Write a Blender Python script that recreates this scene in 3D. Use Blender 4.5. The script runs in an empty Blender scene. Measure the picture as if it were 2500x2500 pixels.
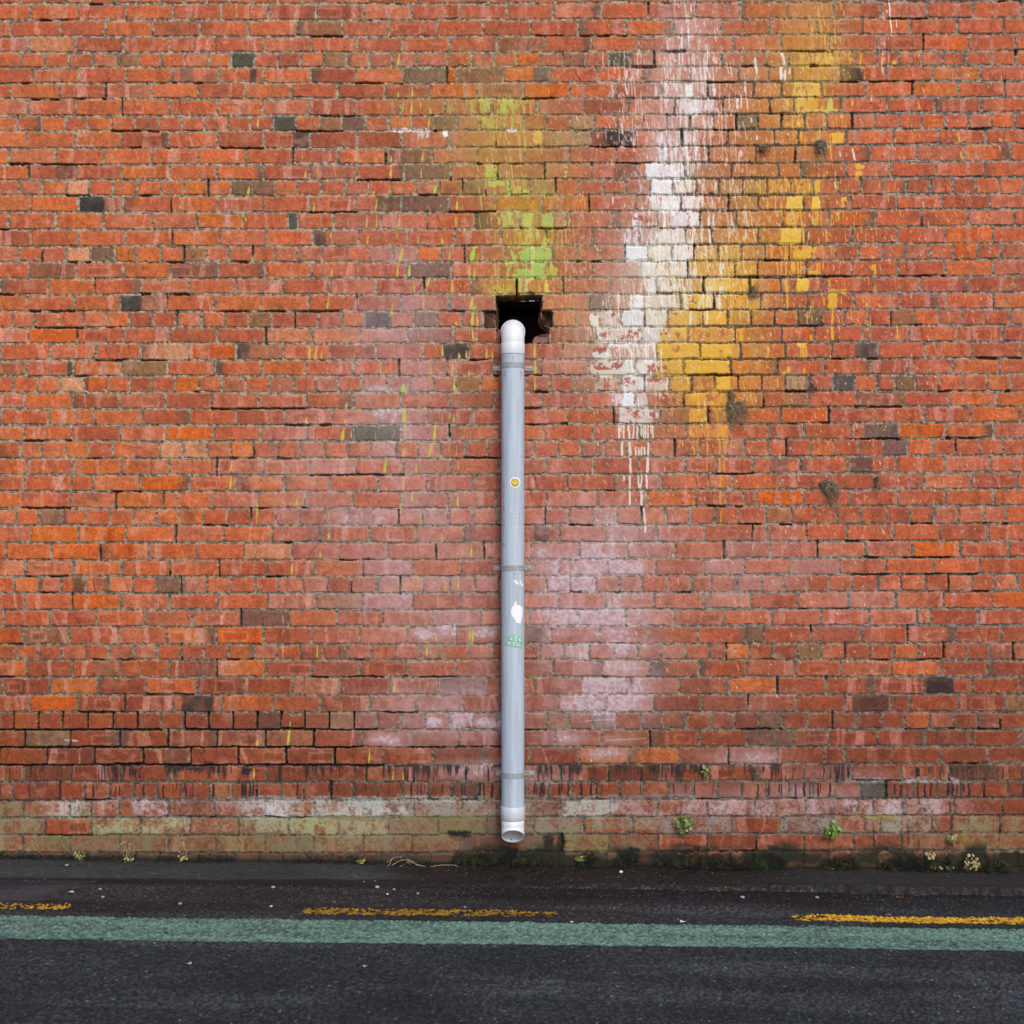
import bpy, bmesh, math, random
import numpy as np
from mathutils import Vector, Matrix
C = bpy.context.scene
COL = C.collection
rad = math.radians

# ------------------------------------------------------------------ camera, sky, sun, exposure
CAM_D, CAM_H, FPX = 6.2, 1.68, 3150.0
S = FPX / CAM_D                                   # reference units per metre on the wall plane
cd = bpy.data.cameras.new("camera"); cam = bpy.data.objects.new("camera", cd); COL.objects.link(cam)
cd.sensor_width = 36.0; cd.lens = FPX / 2500.0 * 36.0; cd.clip_end = 500; cd.clip_start = 0.05
cam.location = (0, -CAM_D, CAM_H); cam.rotation_euler = (rad(90), 0, 0)
C.camera = cam
W = bpy.data.worlds.new("World"); C.world = W; W.use_nodes = True
nt = W.node_tree; bgn = nt.nodes.get('Background') or nt.nodes.new('ShaderNodeBackground')
sky = nt.nodes.new('ShaderNodeTexSky'); sky.sky_type = 'NISHITA'; sky.sun_disc = False
SUN_EL, SUN_AZ = 43.0, 160.0                      # degrees; azimuth from +Y clockwise (behind the camera, slightly right)
sky.sun_elevation = rad(SUN_EL); sky.sun_rotation = rad(SUN_AZ)
sky.air_density = 1.0; sky.dust_density = 2.5; sky.ozone_density = 1.0
nt.links.new(sky.outputs[0], bgn.inputs['Color']); bgn.inputs['Strength'].default_value = 0.15
sl = bpy.data.lights.new("sun", 'SUN'); sun = bpy.data.objects.new("sun", sl); COL.objects.link(sun)
sl.energy = 1.15; sl.angle = rad(22); sl.color = (1.0, 0.965, 0.93)
sd = Vector((math.sin(rad(SUN_AZ)) * math.cos(rad(SUN_EL)), math.cos(rad(SUN_AZ)) * math.cos(rad(SUN_EL)), math.sin(rad(SUN_EL))))
sun.rotation_euler = sd.to_track_quat('Z', 'Y').to_euler(); sun.location = (2, -6, 8)
C.view_settings.view_transform = 'Standard'; C.view_settings.look = 'None'
C.view_settings.exposure = 0.62; C.view_settings.gamma = 1.0
C.render.engine = 'CYCLES'; C.render.filter_size = 1.15
KALB = 0.66                                       # observed tone -> albedo

# ------------------------------------------------------------------ helpers
rng = np.random.default_rng(11); random.seed(5)
def lin(c):
    c = np.asarray(c, dtype=np.float32) / 255.0
    return np.where(c <= 0.04045, c / 12.92, ((c + 0.055) / 1.055) ** 2.4)
def alb(r, g, b, k=KALB):
    v = lin((r, g, b)) * k
    return (float(v[0]), float(v[1]), float(v[2]), 1.0)
def tag(o, label=None, cat=None, group=None, kind=None):
    if label: o['label'] = label
    if cat: o['category'] = cat
    if group: o['group'] = group
    if kind: o['kind'] = kind
    return o
def link(name, me, parent=None, mat=None):
    o = bpy.data.objects.new(name, me); COL.objects.link(o)
    if mat is not None: me.materials.append(mat)
    if parent is not None: o.parent = parent
    return o
def empty(name, loc):
    o = bpy.data.objects.new(name, None); COL.objects.link(o); o.location = loc; o.empty_display_size = 0.05
    bpy.context.view_layer.update()
    return o
def mesh_from(name, verts, faces, parent=None, mat=None, smooth=True, off=None):
    me = bpy.data.meshes.new(name)
    if off is not None: verts = [(v[0]-off[0], v[1]-off[1], v[2]-off[2]) for v in verts]
    me.from_pydata([tuple(map(float, v)) for v in verts], [], faces); me.update()
    if smooth: me.polygons.foreach_set('use_smooth', [True] * len(me.polygons))
    return link(name, me, parent, mat)
def fast_grid(name, P, keep=None, cols=None, rough=None, mat=None):
    ny, nx, _ = P.shape
    me = bpy.data.meshes.new(name)
    idx = np.arange(ny * nx, dtype=np.int32).reshape(ny, nx)
    q = np.stack([idx[:-1, :-1], idx[1:, :-1], idx[1:, 1:], idx[:-1, 1:]], -1).reshape(-1, 4)
    if keep is not None: q = q[keep.reshape(-1)]
    V = P.reshape(-1, 3).astype(np.float32)
    used = np.zeros(len(V), bool); used[q.reshape(-1)] = True
    remap = np.cumsum(used).astype(np.int32) - 1
    V = V[used]; q = remap[q]
    me.vertices.add(len(V)); me.vertices.foreach_set('co', V.reshape(-1))
    me.loops.add(q.size); me.loops.foreach_set('vertex_index', q.reshape(-1).astype(np.int32))
    me.polygons.add(len(q)); me.polygons.foreach_set('loop_start', np.arange(0, q.size, 4, dtype=np.int32))
    me.polygons.foreach_set('use_smooth', np.ones(len(q), bool))
    me.update(calc_edges=True)
    if cols is not None:
        c = np.ones((len(V), 4), np.float32); c[:, :3] = cols.reshape(-1, 3)[used]
        a = me.attributes.new('Col', 'FLOAT_COLOR', 'POINT'); a.data.foreach_set('color', c.reshape(-1))
    if rough is not None:
        a = me.attributes.new('Rough', 'FLOAT', 'POINT'); a.data.foreach_set('value', rough.reshape(-1)[used].astype(np.float32))
    return link(name, me, None, mat)

def hashl(ix, iy, seed):
    h = (ix.astype(np.int64) * 374761393 + iy.astype(np.int64) * 668265263 + seed * 1442695041) & 0xFFFFFFFF
    h = ((h ^ (h >> 13)) * 1274126177) & 0xFFFFFFFF
    h = (h ^ (h >> 16)) & 0xFFFFFF
    return (h / float(0xFFFFFF)).astype(np.float32)
def vn(x, y, seed=0):
    xf = np.floor(x); yf = np.floor(y); fx = (x - xf).astype(np.float32); fy = (y - yf).astype(np.float32)
    fx = fx * fx * (3 - 2 * fx); fy = fy * fy * (3 - 2 * fy)
    ix = xf.astype(np.int64); iy = yf.astype(np.int64)
    a = hashl(ix, iy, seed); b = hashl(ix + 1, iy, seed); c = hashl(ix, iy + 1, seed); d = hashl(ix + 1, iy + 1, seed)
    return (a * (1 - fx) + b * fx) * (1 - fy) + (c * (1 - fx) + d * fx) * fy
def fb(x, y, seed=0, o=3, gain=0.5):
    t = 0; a = 1; s = 0
    for i in range(o):
        t = t + a * vn(x * (2 ** i) + 17.3 * i, y * (2 ** i) - 9.1 * i, seed + i * 7); s += a; a *= gain
    return (t / s)
def ss(a, b, x):
    t = np.clip((x - a) / (b - a), 0, 1); return t * t * (3 - 2 * t)
def worley(x, y, seed=0):
    """distance to nearest jittered cell point, and that cell's random value"""
    ix = np.floor(x).astype(np.int64); iy = np.floor(y).astype(np.int64)
    best = np.full(x.shape, 9.0, np.float32); val = np.zeros(x.shape, np.float32)
    for dx in (-1, 0, 1):
        for dy in (-1, 0, 1):
            cx, cy = ix + dx, iy + dy
            px = cx + hashl(cx, cy, seed); py = cy + hashl(cx, cy, seed + 5)
            d = np.hypot(x - px, y - py).astype(np.float32)
            m = d < best; best = np.where(m, d, best); val = np.where(m, hashl(cx, cy, seed + 9), val)
    return best, val

# ------------------------------------------------------------------ materials
def mat_new(name):
    m = bpy.data.materials.new(name); m.use_nodes = True
    n = m.node_tree; b = n.nodes.get('Principled BSDF'); return m, n, b
def mat_surface(name, scale1=420.0, amt=0.18, bump=0.35, dist=0.0015, spec=0.35):
    """vertex-painted albedo broken up by a fine procedural grain, with a fine bump"""
    m, n, b = mat_new(name)
    at = n.nodes.new('ShaderNodeAttribute'); at.attribute_name = 'Col'
    ro = n.nodes.new('ShaderNodeAttribute'); ro.attribute_name = 'Rough'
    tc = n.nodes.new('ShaderNodeTexCoord')
    nz = n.nodes.new('ShaderNodeTexNoise'); nz.inputs['Scale'].default_value = scale1; nz.inputs['Detail'].default_value = 4; nz.inputs['Roughness'].default_value = 0.7
    n.links.new(tc.outputs['Object'], nz.inputs['Vector'])
    mr = n.nodes.new('ShaderNodeMapRange'); mr.inputs['From Min'].default_value = 0.25; mr.inputs['From Max'].default_value = 0.75
    mr.inputs['To Min'].default_value = 1 - amt; mr.inputs['To Max'].default_value = 1 + amt
    n.links.new(nz.outputs['Fac'], mr.inputs['Value'])
    mx = n.nodes.new('ShaderNodeVectorMath'); mx.operation = 'SCALE'
    n.links.new(at.outputs['Color'], mx.inputs[0]); n.links.new(mr.outputs['Result'], mx.inputs['Scale'])
    n.links.new(mx.outputs['Vector'], b.inputs['Base Color']); n.links.new(ro.outputs['Fac'], b.inputs['Roughness'])
    bp = n.nodes.new('ShaderNodeBump'); bp.inputs['Strength'].default_value = bump; bp.inputs['Distance'].default_value = dist
    n.links.new(nz.outputs['Fac'], bp.inputs['Height']); n.links.new(bp.outputs['Normal'], b.inputs['Normal'])
    b.inputs['Specular IOR Level'].default_value = spec
    return m
def mat_simple(name, c, rough=0.6, var=0.1, scale=60, metal=0.0, spec=0.5, c2=None, bump=0.0):
    m, n, b = mat_new(name)
    tc = n.nodes.new('ShaderNodeTexCoord')
    nz = n.nodes.new('ShaderNodeTexNoise'); nz.inputs['Scale'].default_value = scale; nz.inputs['Detail'].default_value = 5
    n.links.new(tc.outputs['Object'], nz.inputs['Vector'])
    cr = n.nodes.new('ShaderNodeValToRGB')
    if c2 is None: c2 = tuple(min(1, x * (1 + var)) for x in c[:3]) + (1,)
    c1 = tuple(x * (1 - var) for x in c[:3]) + (1,)
    cr.color_ramp.elements[0].position = 0.3; cr.color_ramp.elements[0].color = c1
    cr.color_ramp.elements[1].position = 0.7; cr.color_ramp.elements[1].color = c2
    n.links.new(nz.outputs['Fac'], cr.inputs['Fac']); n.links.new(cr.outputs['Color'], b.inputs['Base Color'])
    b.inputs['Roughness'].default_value = rough; b.inputs['Metallic'].default_value = metal; b.inputs['Specular IOR Level'].default_value = spec
    if bump:
        bp = n.nodes.new('ShaderNodeBump'); bp.inputs['Strength'].default_value = bump; bp.inputs['Distance'].default_value = 0.001
        n.links.new(nz.outputs['Fac'], bp.inputs['Height']); n.links.new(bp.outputs['Normal'], b.inputs['Normal'])
    return m
M_wall = mat_surface('weathered_brick', 380, 0.16, 0.5, 0.0015, 0.3)
M_road = mat_surface('asphalt', 300, 0.30, 0.5, 0.002, 0.22)
M_pave = mat_surface('old_footway', 260, 0.28, 0.4, 0.0015, 0.25)
M_paint = mat_surface('road_paint', 300, 0.2, 0.5, 0.002, 0.22)

# ------------------------------------------------------------------ brick bonding, read row by row
BL = [-30,9,49,89,128,165,203,241,283,320,362,401,439,477,518,560,601,640,680,719,760,800,838,879,918,958,998,1038,1077,1119,1160,1200,1241,1283,
      1325,1367,1407,1448,1489,1530,1573,1611,1653,1696,1739,1782,1825,1868,1909,1953,1996,2039,2082,2124,2166]
BR = [-35,4,44,84,124,160,198,237,275,314,352,394,433,474,511,552,594,634,674,714,754,794,835,875,914,955,992,1032,1071,1112,1154,1194,1234,1279,
      1320,1361,1402,1444,1486,1527,1570,1611,1652,1695,1738,1780,1822,1864,1906,1948,1991,2033,2076,2120,2162]
while BL[0] > -430: BL.insert(0, BL[0] - 39.5); BR.insert(0, BR[0] - 39.5)
BASE = BL.index(128)                                  # row index of the first full row
Z = 600 / 1932.0
def conv(c1, c2, c3, c4):
    o = []
    for x0, c, lo, hi in ((100, c1, 0, 1932), (700, c2, 0, 1932), (1300, c3, 0, 1932), (1800, c4, 322, 1932)):
        o += [x0 + v * Z for v in c if lo <= v <= hi]
    o = sorted(o); r = [o[0]]
    for v in o[1:]:
        if v - r[-1] > 12: r.append(v)
    return r
J = [
((217,408,590,772,948,1130,1312,1495,1680,1858),(108,290,465,645,828,1020,1260,1450,1628,1810),(62,243,415,600,782,955,1130,1305,1480,1658,1840),(402,572,750,922,1097,1270,1447,1622,1808)),
((295,668,1032,1395,1750),(190,540,908,1258,1333,1702),(142,512,870,1242,1618,1862),(435,810,1170,1535)),
((140,508,870,1235,1603),(35,402,768,1132,1495,1857),(290,658,1015,1380,1740),(345,658,1018,1378,1740)),
((270,638,1012,1385,1740),(168,530,890,1247,1610),(38,405,757,1120,1497,1866),(445,815,1180,1550)),
((192,365,550,738,925,1107,1285,1468,1645,1832),(72,257,437,615,805,980,1155,1328,1510,1685,1868),(110,300,480,665,868,1060,1240,1425,1600,1775),(348,530,712,903,1087,1270,1452,1635,1818)),
((265,632,1005,1382,1748),(183,550,905,1277,1642),(80,450,808,1172,1540,1905),(480,858,1225,1580)),
((120,495,868,1238,1605),(40,405,775,1140,1500,1862),(290,660,1022,1388,1755),(455,685,1045,1412,1785)),
((270,635,1010,1382,1748),(180,550,920,1287,1655),(95,465,840,1200,1565),(322,500,858,1212,1565)),
((200,380,565,750,942,1125,1310,1495,1668,1835),(82,268,458,640,825,1010,1193,1380,1565,1745),(-2,180,365,555,735,925,1100,1285,1470,1655,1842),(418,600,790,968,1152,1330,1518,1698)),
((295,650,1022,1388,1750),(180,540,902,1275,1640),(78,445,810,1172,1540,1775),(522,893,1253,1613)),
((122,492,870,1228,1590),(10,85,368,735,1102,1472,1835),(262,628,985,1312,1600),(355,722,1090,1450,1815)),
((292,665,1028,1403,1765),(203,565,942,1315,1685),(105,468,838,1210,1410,1778),(540,895,1265,1635)),
((193,388,575,752,942,1122,1302,1482,1660,1842),(92,280,468,655,840,1025,1208,1395,1540,1718,1910),(160,347,532,728,905,1095,1270,1460,1640,1830),(410,590,775,960,1145,1325,1505,1693)),
((270,645,1022,1392,1757),(197,565,932,1292,1668),(100,468,848,1220,1592,1770),(540,900,1262,1630)),
((425,788,1160,1535,1900),(340,708,1080,1448,1808),(238,612,975,1345,1710),(345,705,1073,1443,1815)),
((258,625,990,1355,1728),(175,540,905,1275,1645),(80,438,785,1165,1428,1795),(550,918,1280,1640)),
((140,332,508,697,885,1068,1258,1445,1633,1815),(62,248,433,615,812,1000,1183,1378,1543,1645),(160,340,522,700,885,1065,1340,1537,1720,1905),(480,662,845,1027,1210,1400,1585,1768)),
((282,650,1015,1387,1765),(208,578,947,1312,1648),(130,495,862,1225,1597),(350,612,985,1045,1355,1718)),
((432,788,1162,1535,1900),(337,700,1073,1437),(238,595,975,1320,1632),(380,745,1108,1475,1840)),
((260,628,992,1370,1733),(155,522,880,1263,1632),(70,440,815,1185,1563,1930),(690,1053,1332,1703)),
((150,335,515,695,878,1052,1238,1420,1607,1792),(50,225,405,590,790,967,1150,1335,1520,1885),(140,330,510,690,880,1070,1250,1435,1620,1805),(380,570,752,920,1095,1240,1403,1588,1770)),
((248,610,978,1338,1712),(155,525,897,1268,1635),(72,445,812,1185,1550,1818),(565,930,1297,1665)),
((425,800,1170,1532,1912),(350,717,1097,1468,1860),(275,640,1005,1380,1545),(345,720,1090,1465,1835)),
((240,618,988,1358,1722),(165,530,895,1277,1648),(90,475,840,1212,1565),(148,528,895,1270,1640)),
((195,375,562,745,930,1118,1308,1490,1672,1855),(105,292,478,658,852,1035,1213,1398,1580),(15,200,380,562,745,925,1118,1303,1490,1667,1855),(385,580,768,955,1148,1338,1527,1718)),
((255,635,1003,1380,1747),(183,545,920,1288,1665),(105,475,835,1203,1445,1735),(492,868,1248,1628)),
((232,410,780,1165,1530,1900),(340,718,1100,1465),(20,268,640,1010,1385,1568),(330,705,1083,1470,1835)),
((225,590,965,1340,1712),(145,515,893,1268,1645),(105,510,905,1285,1660,1752),(515,890,1268,1645)),
((168,355,540,728,908,1090,1275,1465,1650,1845),(103,295,485,680,880,1065,1265,1458,1650),(100,290,478,665,855,1045,1235,1430,1620,1835),(428,613,785,980,1172,1367,1550,1745)),
((292,672,1058,1437,1815),(262,648,1015,1390),(210,585,975,1355,1728,1835),(545,860,1230,1592)),
((85,465,842,1222,1598),(38,418,792,1172,1550),(368,750,1125,1505,1870),(630,1005,1378,1758)),
((258,638,1015,1400,1775),(222,600,987,1375),(212,590,968,1345,1667),(430,808,1173,1548)),
((157,347,537,725,912,1100,1300,1493,1682,1865),(125,317,508,703,890,1083,1283,1480,1668),(110,300,490,680,865,1055,1242,1410,1608,1798),(365,547,720,908,1102,1288,1477,1662,1850)),
((245,630,1010,1393,1785),(230,595,990,1372),(202,582,955,1340,1718),(485,875,1248,1625)),
((435,812,1190,1570),(18,390,760,1145,1518,1905),(355,735,1115,1500,1883),(655,1040,1415,1520)),
((225,608,990,1375,1752),(200,572,948,1330),(145,525,912,1297,1675,1817),(578,962,1340,1715)),
((160,355,540,732,920,1103,1280,1468,1662,1855),(105,285,475,665,860,1048,1232,1428,1622),(65,250,445,637,825,1015,1203,1390,1520,1712,1897),(475,658,850,1045,1232,1425,1620,1808)),
((250,625,1008,1380,1762),(200,578,955,1332),(162,545,925,1308,1680),(450,820,1208,1590)),
((448,830,1217,1600),(45,428,808,1197,1562),(15,397,770,1155,1542,1925),(698,1080,1467,1850)),
((285,660,1037,1428,1815),(265,648,1020,1388),(200,582,957,1330,1695),(465,845,1210,1358,1740)),
((168,363,560,755,943,1130,1315,1508,1697,1885),(140,333,528,710,895,1085,1278,1465,1655),(108,290,478,660,852,1028,1212,1398,1590,1778),(350,545,750,955,1143,1320,1512,1705)),
((228,615,995,1380,1763),(210,590,970,1350),(178,548,925,1312,1682),(445,722,1102,1478,1850)),
((415,797,1178,1545,1925),(375,760,1142,1535,1910),(362,760,1150,1540,1920),(685,848,1213,1598)),
((240,635,1012,1390,1778),(235,625,1010,1390),(218,600,990,1370,1750),(535,902,1287,1665)),
((145,345,540,730,920,1120,1325,1507,1690,1890),(130,345,525,720,912,1110,1295,1495,1680),(128,310,500,690,875,1065,1255,1450,1645,1835),(410,595,775,965,1170,1380,1570,1758)),
((230,400,615,1000,1370,1760),(220,605,998,1378),(220,607,985,1375,1750),(535,950,1310,1710)),
((398,785,1175,1555),(12,405,800,1195,1570),(15,405,790,1170,1570),(760,1125,1530,1690)),
((228,615,1003,1378,1762),(210,600,990,1365,1730),(230,605,985,1375,1760),(525,915,1298,1690)),
((180,370,560,750,930,1130,1335,1530,1715,1900),(160,355,545,740,940,1135,1330,1520,1715),(200,390,580,780,970,1170,1360,1550,1735),(520,715,900,1100,1280,1470,1660)),
]
NR = len(BL) - 1
XMIN, XMAX = -760, 3260
def row_joints(k):
    r = k - BASE
    header = (r % 4 == 0)
    p = 57.5 if header else 115.0
    if 0 <= r < len(J):
        js = conv(*J[r])
        out = [js[0]]
        for v in js[1:]:
            g = v - out[-1]; n = int(round(g / p)) if g > 1.45 * p else 1
            for i in range(1, n): out.append(out[-1] + g / n)
            out.append(v)
    else:
        st = {0: 162, 1: 192, 2: 144, 3: 184}[r % 4]
        out = [st]; 
        while out[-1] < 2360: out.append(out[-1] + p + random.uniform(-3, 3))
    while out[0] > XMIN - 120: out.insert(0, out[0] - p - random.uniform(-3, 3))
    while out[-1] < XMAX + 120: out.append(out[-1] + p + random.uniform(-3, 3))
    return header, out

# ------------------------------------------------------------------ wall height field and colour, in reference units
xs = np.concatenate([np.arange(-750, -30, 6.0), np.arange(-30, 2530, 1.5), np.arange(2530, 3256, 6.0)])
ys = np.concatenate([np.arange(-390, -20, 5.0), np.arange(-20, 2150, 1.45)])
XX, YY = np.meshgrid(xs.astype(np.float32), ys.astype(np.float32))
NY, NX = XX.shape
# wobble so that no arris is ruler-straight
WX = (fb(XX / 14, YY / 14, 3, 2) - 0.5) * 3.4 + (vn(XX / 4, YY / 4, 4) - 0.5) * 2.2 + (vn(XX / 70, YY / 30, 41) - .5) * 2.2
WY = (fb(XX / 16, YY / 12, 5, 2) - 0.5) * 3.4 + (vn(XX / 4, YY / 4, 6) - 0.5) * 2.4 + (vn(XX / 60, YY / 30, 42) - .5) * 2.6
tx = np.clip((XX - 1000) / 1300, 0, 1.3)
n1 = fb(XX / 6, YY / 6, 21, 3); n2 = fb(XX / 22, YY / 22, 22, 3); n3 = fb(XX / 260, YY / 260, 23, 2)
nv = fb(XX / 5, YY / 34, 24, 3); nv2 = fb(XX / 11, YY / 70, 25, 2); nf = vn(XX / 2.3, YY / 2.3, 26); nst = vn(XX / 2.4 + YY / 22, YY / 9, 27)
def sharp(n, g=2.2): return np.clip((n - 0.5) * g + 0.5, 0, 1)

H = np.zeros((NY, NX), np.float32)               # metres towards the viewer
R = np.full((NY, NX), 0.88, np.float32)
ISB = np.zeros((NY, NX), np.float32)             # 1 on brick, 0 on mortar
BRND = np.zeros((NY, NX), np.float32)
U = np.zeros((NY, NX), np.float32); Vv = np.zeros((NY, NX), np.float32)
dark = np.clip(np.exp(-((XX - 1810) / 200) ** 2) * ss(120, 260, YY) * (1 - ss(820, 1150, YY)) * 1.5 * (.6 + .8 * n3), 0, 1)
low = ss(1840, 1990, YY)
mort = np.empty((NY, NX, 3), np.float32)
ml = np.array((160, 150, 130), np.float32); md = np.array((84, 81, 72), np.float32); mlow = np.array((104, 102, 92), np.float32); mr_ = np.array((148, 140, 128), np.float32)
for c in range(3):
    m = ml[c] + (mr_[c] - ml[c]) * ss(1500, 2300, XX) 
    m = m + (md[c] - m) * dark; m = m + (mlow[c] - m) * low
    m = m * (1 - 0.14 * ss(900, 1500, YY))
    mort[..., c] = m
grain = sharp(n1, 2.6)
mort *= (0.74 + 0.44 * grain)[..., None]
mort *= (1 - 0.55 * (nf > 0.83) * (grain < .5))[..., None]
HM = -0.0030 + (n1 - 0.5) * 0.005 + (n2 - 0.5) * 0.0045
COLR = mort.copy()

PAL = dict(orange=(208,112,70), hot=(214,102,46), ored=(200,103,72), red=(184,95,73), salmon=(206,124,98), pink=(190,116,99),
           rbrown=(168,88,68), brown=(152,106,84), purple=(136,96,86), dark=(94,84,80), pale=(218,152,122), tan=(180,142,112))
PAL = {k_: (v_[0] - 2, v_[1] + 1, v_[2] - 9) for k_, v_ in PAL.items()}
PN = list(PAL); PV = np.array([PAL[n] for n in PN], np.float32)
def weights(x, y):
    left = 1 - min(1, max(0, (x - 500) / 500.0)); right = min(1, max(0, (x - 1500) / 400.0)); mid = max(0, 1 - left - right)
    #            orange hot  ored red  salm pink rbr brn purp dark pale tan
    wl = np.array([.26, .02, .32, .14, .12, .05, .06, .02, .01, .0, .01, .0])
    wm = np.array([.05, .00, .26, .30, .12, .18, .07, .015, .01, .0, .01, .0])
    wr = np.array([.06, .01, .40, .30, .09, .06, .06, .01, .01, .0, .005, .005])
    w = wl * left + wm * mid + wr * right
    if y > 1500: w[6] += .08 * (y - 1500) / 500; w[3] += .1
    return w / w.sum()
# bricks of a particular colour: centre x, y, colour, and the span of the brick it covers
SP = [(591,148,'dark',.6),(311,148,'brown'),(688,302,'dark'),(249,622,'purple'),(477,622,'brown'),(594,460,'purple'),(643,460,'purple'),(816,148,'brown'),
(1036,186,'purple'),(1150,186,'brown'),(865,302,'purple'),(807,302,'brown'),(1085,302,'purple'),(760,186,'rbrown'),(960,222,'rbrown'),(890,222,'rbrown'),(993,382,'purple'),(1043,420,'purple'),(1157,460,'brown'),
(1040,500,'purple'),(715,543,'dark'),(1085,660,'purple'),(900,340,'rbrown'),(1400,146,'brown'),(1514,145,'dark'),(1314,299,'rbrown'),(1823,298,'dark'),(1460,258,'rbrown'),(1815,492,'brown'),(1785,457,'tan'),(1850,457,'tan'),
(636,778,'brown'),(340,899,'brown'),(138,1264,'brown'),(921,780,'dark'),(1037,780,'purple'),(920,1057,'dark'),(1141,936,'brown'),(1195,780,'brown'),(1141,976,'rbrown'),
(1805,778,'brown'),(1976,774,'purple'),(2060,936,'dark'),(2212,935,'purple'),(1946,935,'tan'),(2160,1092,'purple'),
(412,1428,'purple'),(500,1428,'pink'),(160,1802,'brown'),(145,1550,'brown'),(640,1507,'purple'),(832,1762,'brown'),(825,1805,'rbrown'),(1055,1592,'brown'),(1365,1762,'brown'),(1605,1634,'rbrown'),(1840,1550,'purple'),
(1880,1762,'purple'),(1975,1592,'brown'),(2000,1425,'rbrown'),(2130,1930,'dark'),(1865,1802,'purple'),(1310,1550,'purple'),(1470,1762,'purple'),
(1108,221,'hot'),(1102,182,'hot'),(1250,497,'hot'),(1330,497,'hot'),(1345,220,'hot'),(1450,220,'orange'),(1047,621,'hot'),(1250,180,'hot'),(1040,460,'pink'),(1625,180,'ored'),(978,300,'orange'),(1270,148,'hot'),(1230,582,'ored'),(1390,338,'tan'),(1423,298,'tan'),
(540,146,'orange'),(300,300,'orange'),(325,420,'orange'),(590,420,'orange'),(475,460,'orange'),(130,460,'orange'),(300,460,'orange'),(190,540,'orange'),(475,580,'orange'),(170,500,'orange'),(475,500,'orange'),(520,540,'orange'),(660,580,'orange'),(190,622,'pale'),(310,622,'orange'),(365,622,'orange'),
(170,462,'pale'),(365,662,'orange'),(150,820,'hot'),(590,740,'orange'),(470,740,'ored'),(400,858,'pale'),(530,858,'hot'),(457,937,'hot'),(175,937,'pale'),(180,1020,'orange'),(290,1020,'orange'),(465,1058,'hot'),(300,1178,'orange'),(405,1178,'hot'),(330,1222,'orange'),(460,1264,'orange'),(500,1137,'salmon'),(420,1097,'pale'),(480,1097,'pale'),(190,1097,'orange'),(590,1097,'orange'),(330,1222,'orange'),
(160,1300,'hot'),(250,1300,'hot'),(350,1300,'orange'),(190,1346,'hot'),(300,1346,'hot'),(240,1387,'orange'),(480,1387,'ored'),(580,1550,'hot'),(470,1550,'orange'),(595,1637,'orange'),(160,1675,'orange'),(420,1675,'orange'),(140,1720,'hot'),(600,1720,'orange'),(180,1467,'salmon'),(230,1480,'hot'),
(1868,1215,'hot'),(1900,1215,'hot'),(2250,1050,'hot'),(2280,1340,'hot'),(2340,582,'hot'),(2360,582,'hot'),(2360,180,'hot'),(2290,182,'orange'),(2280,220,'orange'),(2350,620,'hot'),(2340,900,'ored'),(2250,1092,'hot'),(2250,1137,'ored'),(2290,460,'ored'),(1995,1092,'orange'),(2210,1612,'orange'),(2240,1637,'orange'),(2210,1592,'ored'),(2240,1762,'ored'),(1760,1175,'orange'),(1776,1592,'orange'),(1780,1592,'orange'),(1790,1675,'orange'),(1850,1500,'ored'),
(1600,1845,'orange'),(1500,1845,'ored'),(1700,1805,'rbrown'),(1560,1720,'pink')]
# parts of bricks burnt or discoloured: x0,x1,y,colour,strength
PT = [(193,254,497,(62,58,58),1),(136,175,421,(110,82,72),.6),(715,754,340,(84,66,64),.9),(918,962,499,(92,76,58),.75),(1159,1196,543,(92,70,60),.8),(768,797,582,(88,72,60),.85),(1302,1341,182,(92,92,94),.85),
(1475,1547,338,(62,50,52),.95),(1440,1480,338,(130,80,74),.6),(1500,1560,420,(130,92,92),.7),(2055,2106,182,(66,50,44),.95),(1957,1978,420,(84,74,60),.8),(292,345,741,(72,68,66),.95),(345,390,741,(150,112,92),.6),(580,611,858,(86,68,60),.9),(522,545,898,(92,72,66),.85),(166,182,898,(80,62,56),.9),
(578,612,1178,(112,74,66),.7),(1082,1142,858,(72,62,54),.97),(1438,1497,739,(82,64,66),.97),(2088,2142,855,(92,80,80),.85),(2110,2190,1050,(112,92,84),.9),(2078,2130,1133,(98,74,64),.9),(1880,1925,1133,(136,98,90),.7),(1830,1870,838+20,(170,130,92),.8),
(178,205,1427,(98,76,54),.8),(445,520,1733,(78,60,58),.9),(398,460,1845,(130,88,66),.7),(230,290,1642,(150,106,86),.6),(470,525,1642,(136,94,80),.6),(1590,1622,1634,(86,66,62),.9),(1709,1723,1634,(92,68,66),.95),(2262,2328,1675,(66,52,50),.97),(2080,2170,1722,(98,64,56),.8),(1826,1935,1808,(112,88,84),.6),
(1912,1972,974,(158,116,86),.85),(1845,1880,974,(140,70,54),.5),(1300,1325,1634,(148,88,58),.6),(2270,2296,742,(120,84,76),.6),(100,170,1802,(140,108,88),.7),(1900,1930,740,(150,90,70),.3),(1305,1340,1300,(96,66,56),.85),(1288,1320,1550,(98,64,58),.8),(1990,2090,1550,(150,78,60),.2),(1460,1485,1675,(196,92,48),.95),(440,475,182,(124,92,80),.7),(610,625,182,(78,60,62),.8),(126,165,260,(170,86,66),.3),
(1270,1340,660,(160,96,66),.5),(395,407,340,(92,72,62),.7),(1710,1725,1510,(150,88,60),.3),(1150,1180,718,(120,78,62),.6),(1150,1170,700,(116,84,66),.6),(1182,1210,780,(120,72,56),.8),(1830,1850,900,(130,70,56),.4)]

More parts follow.
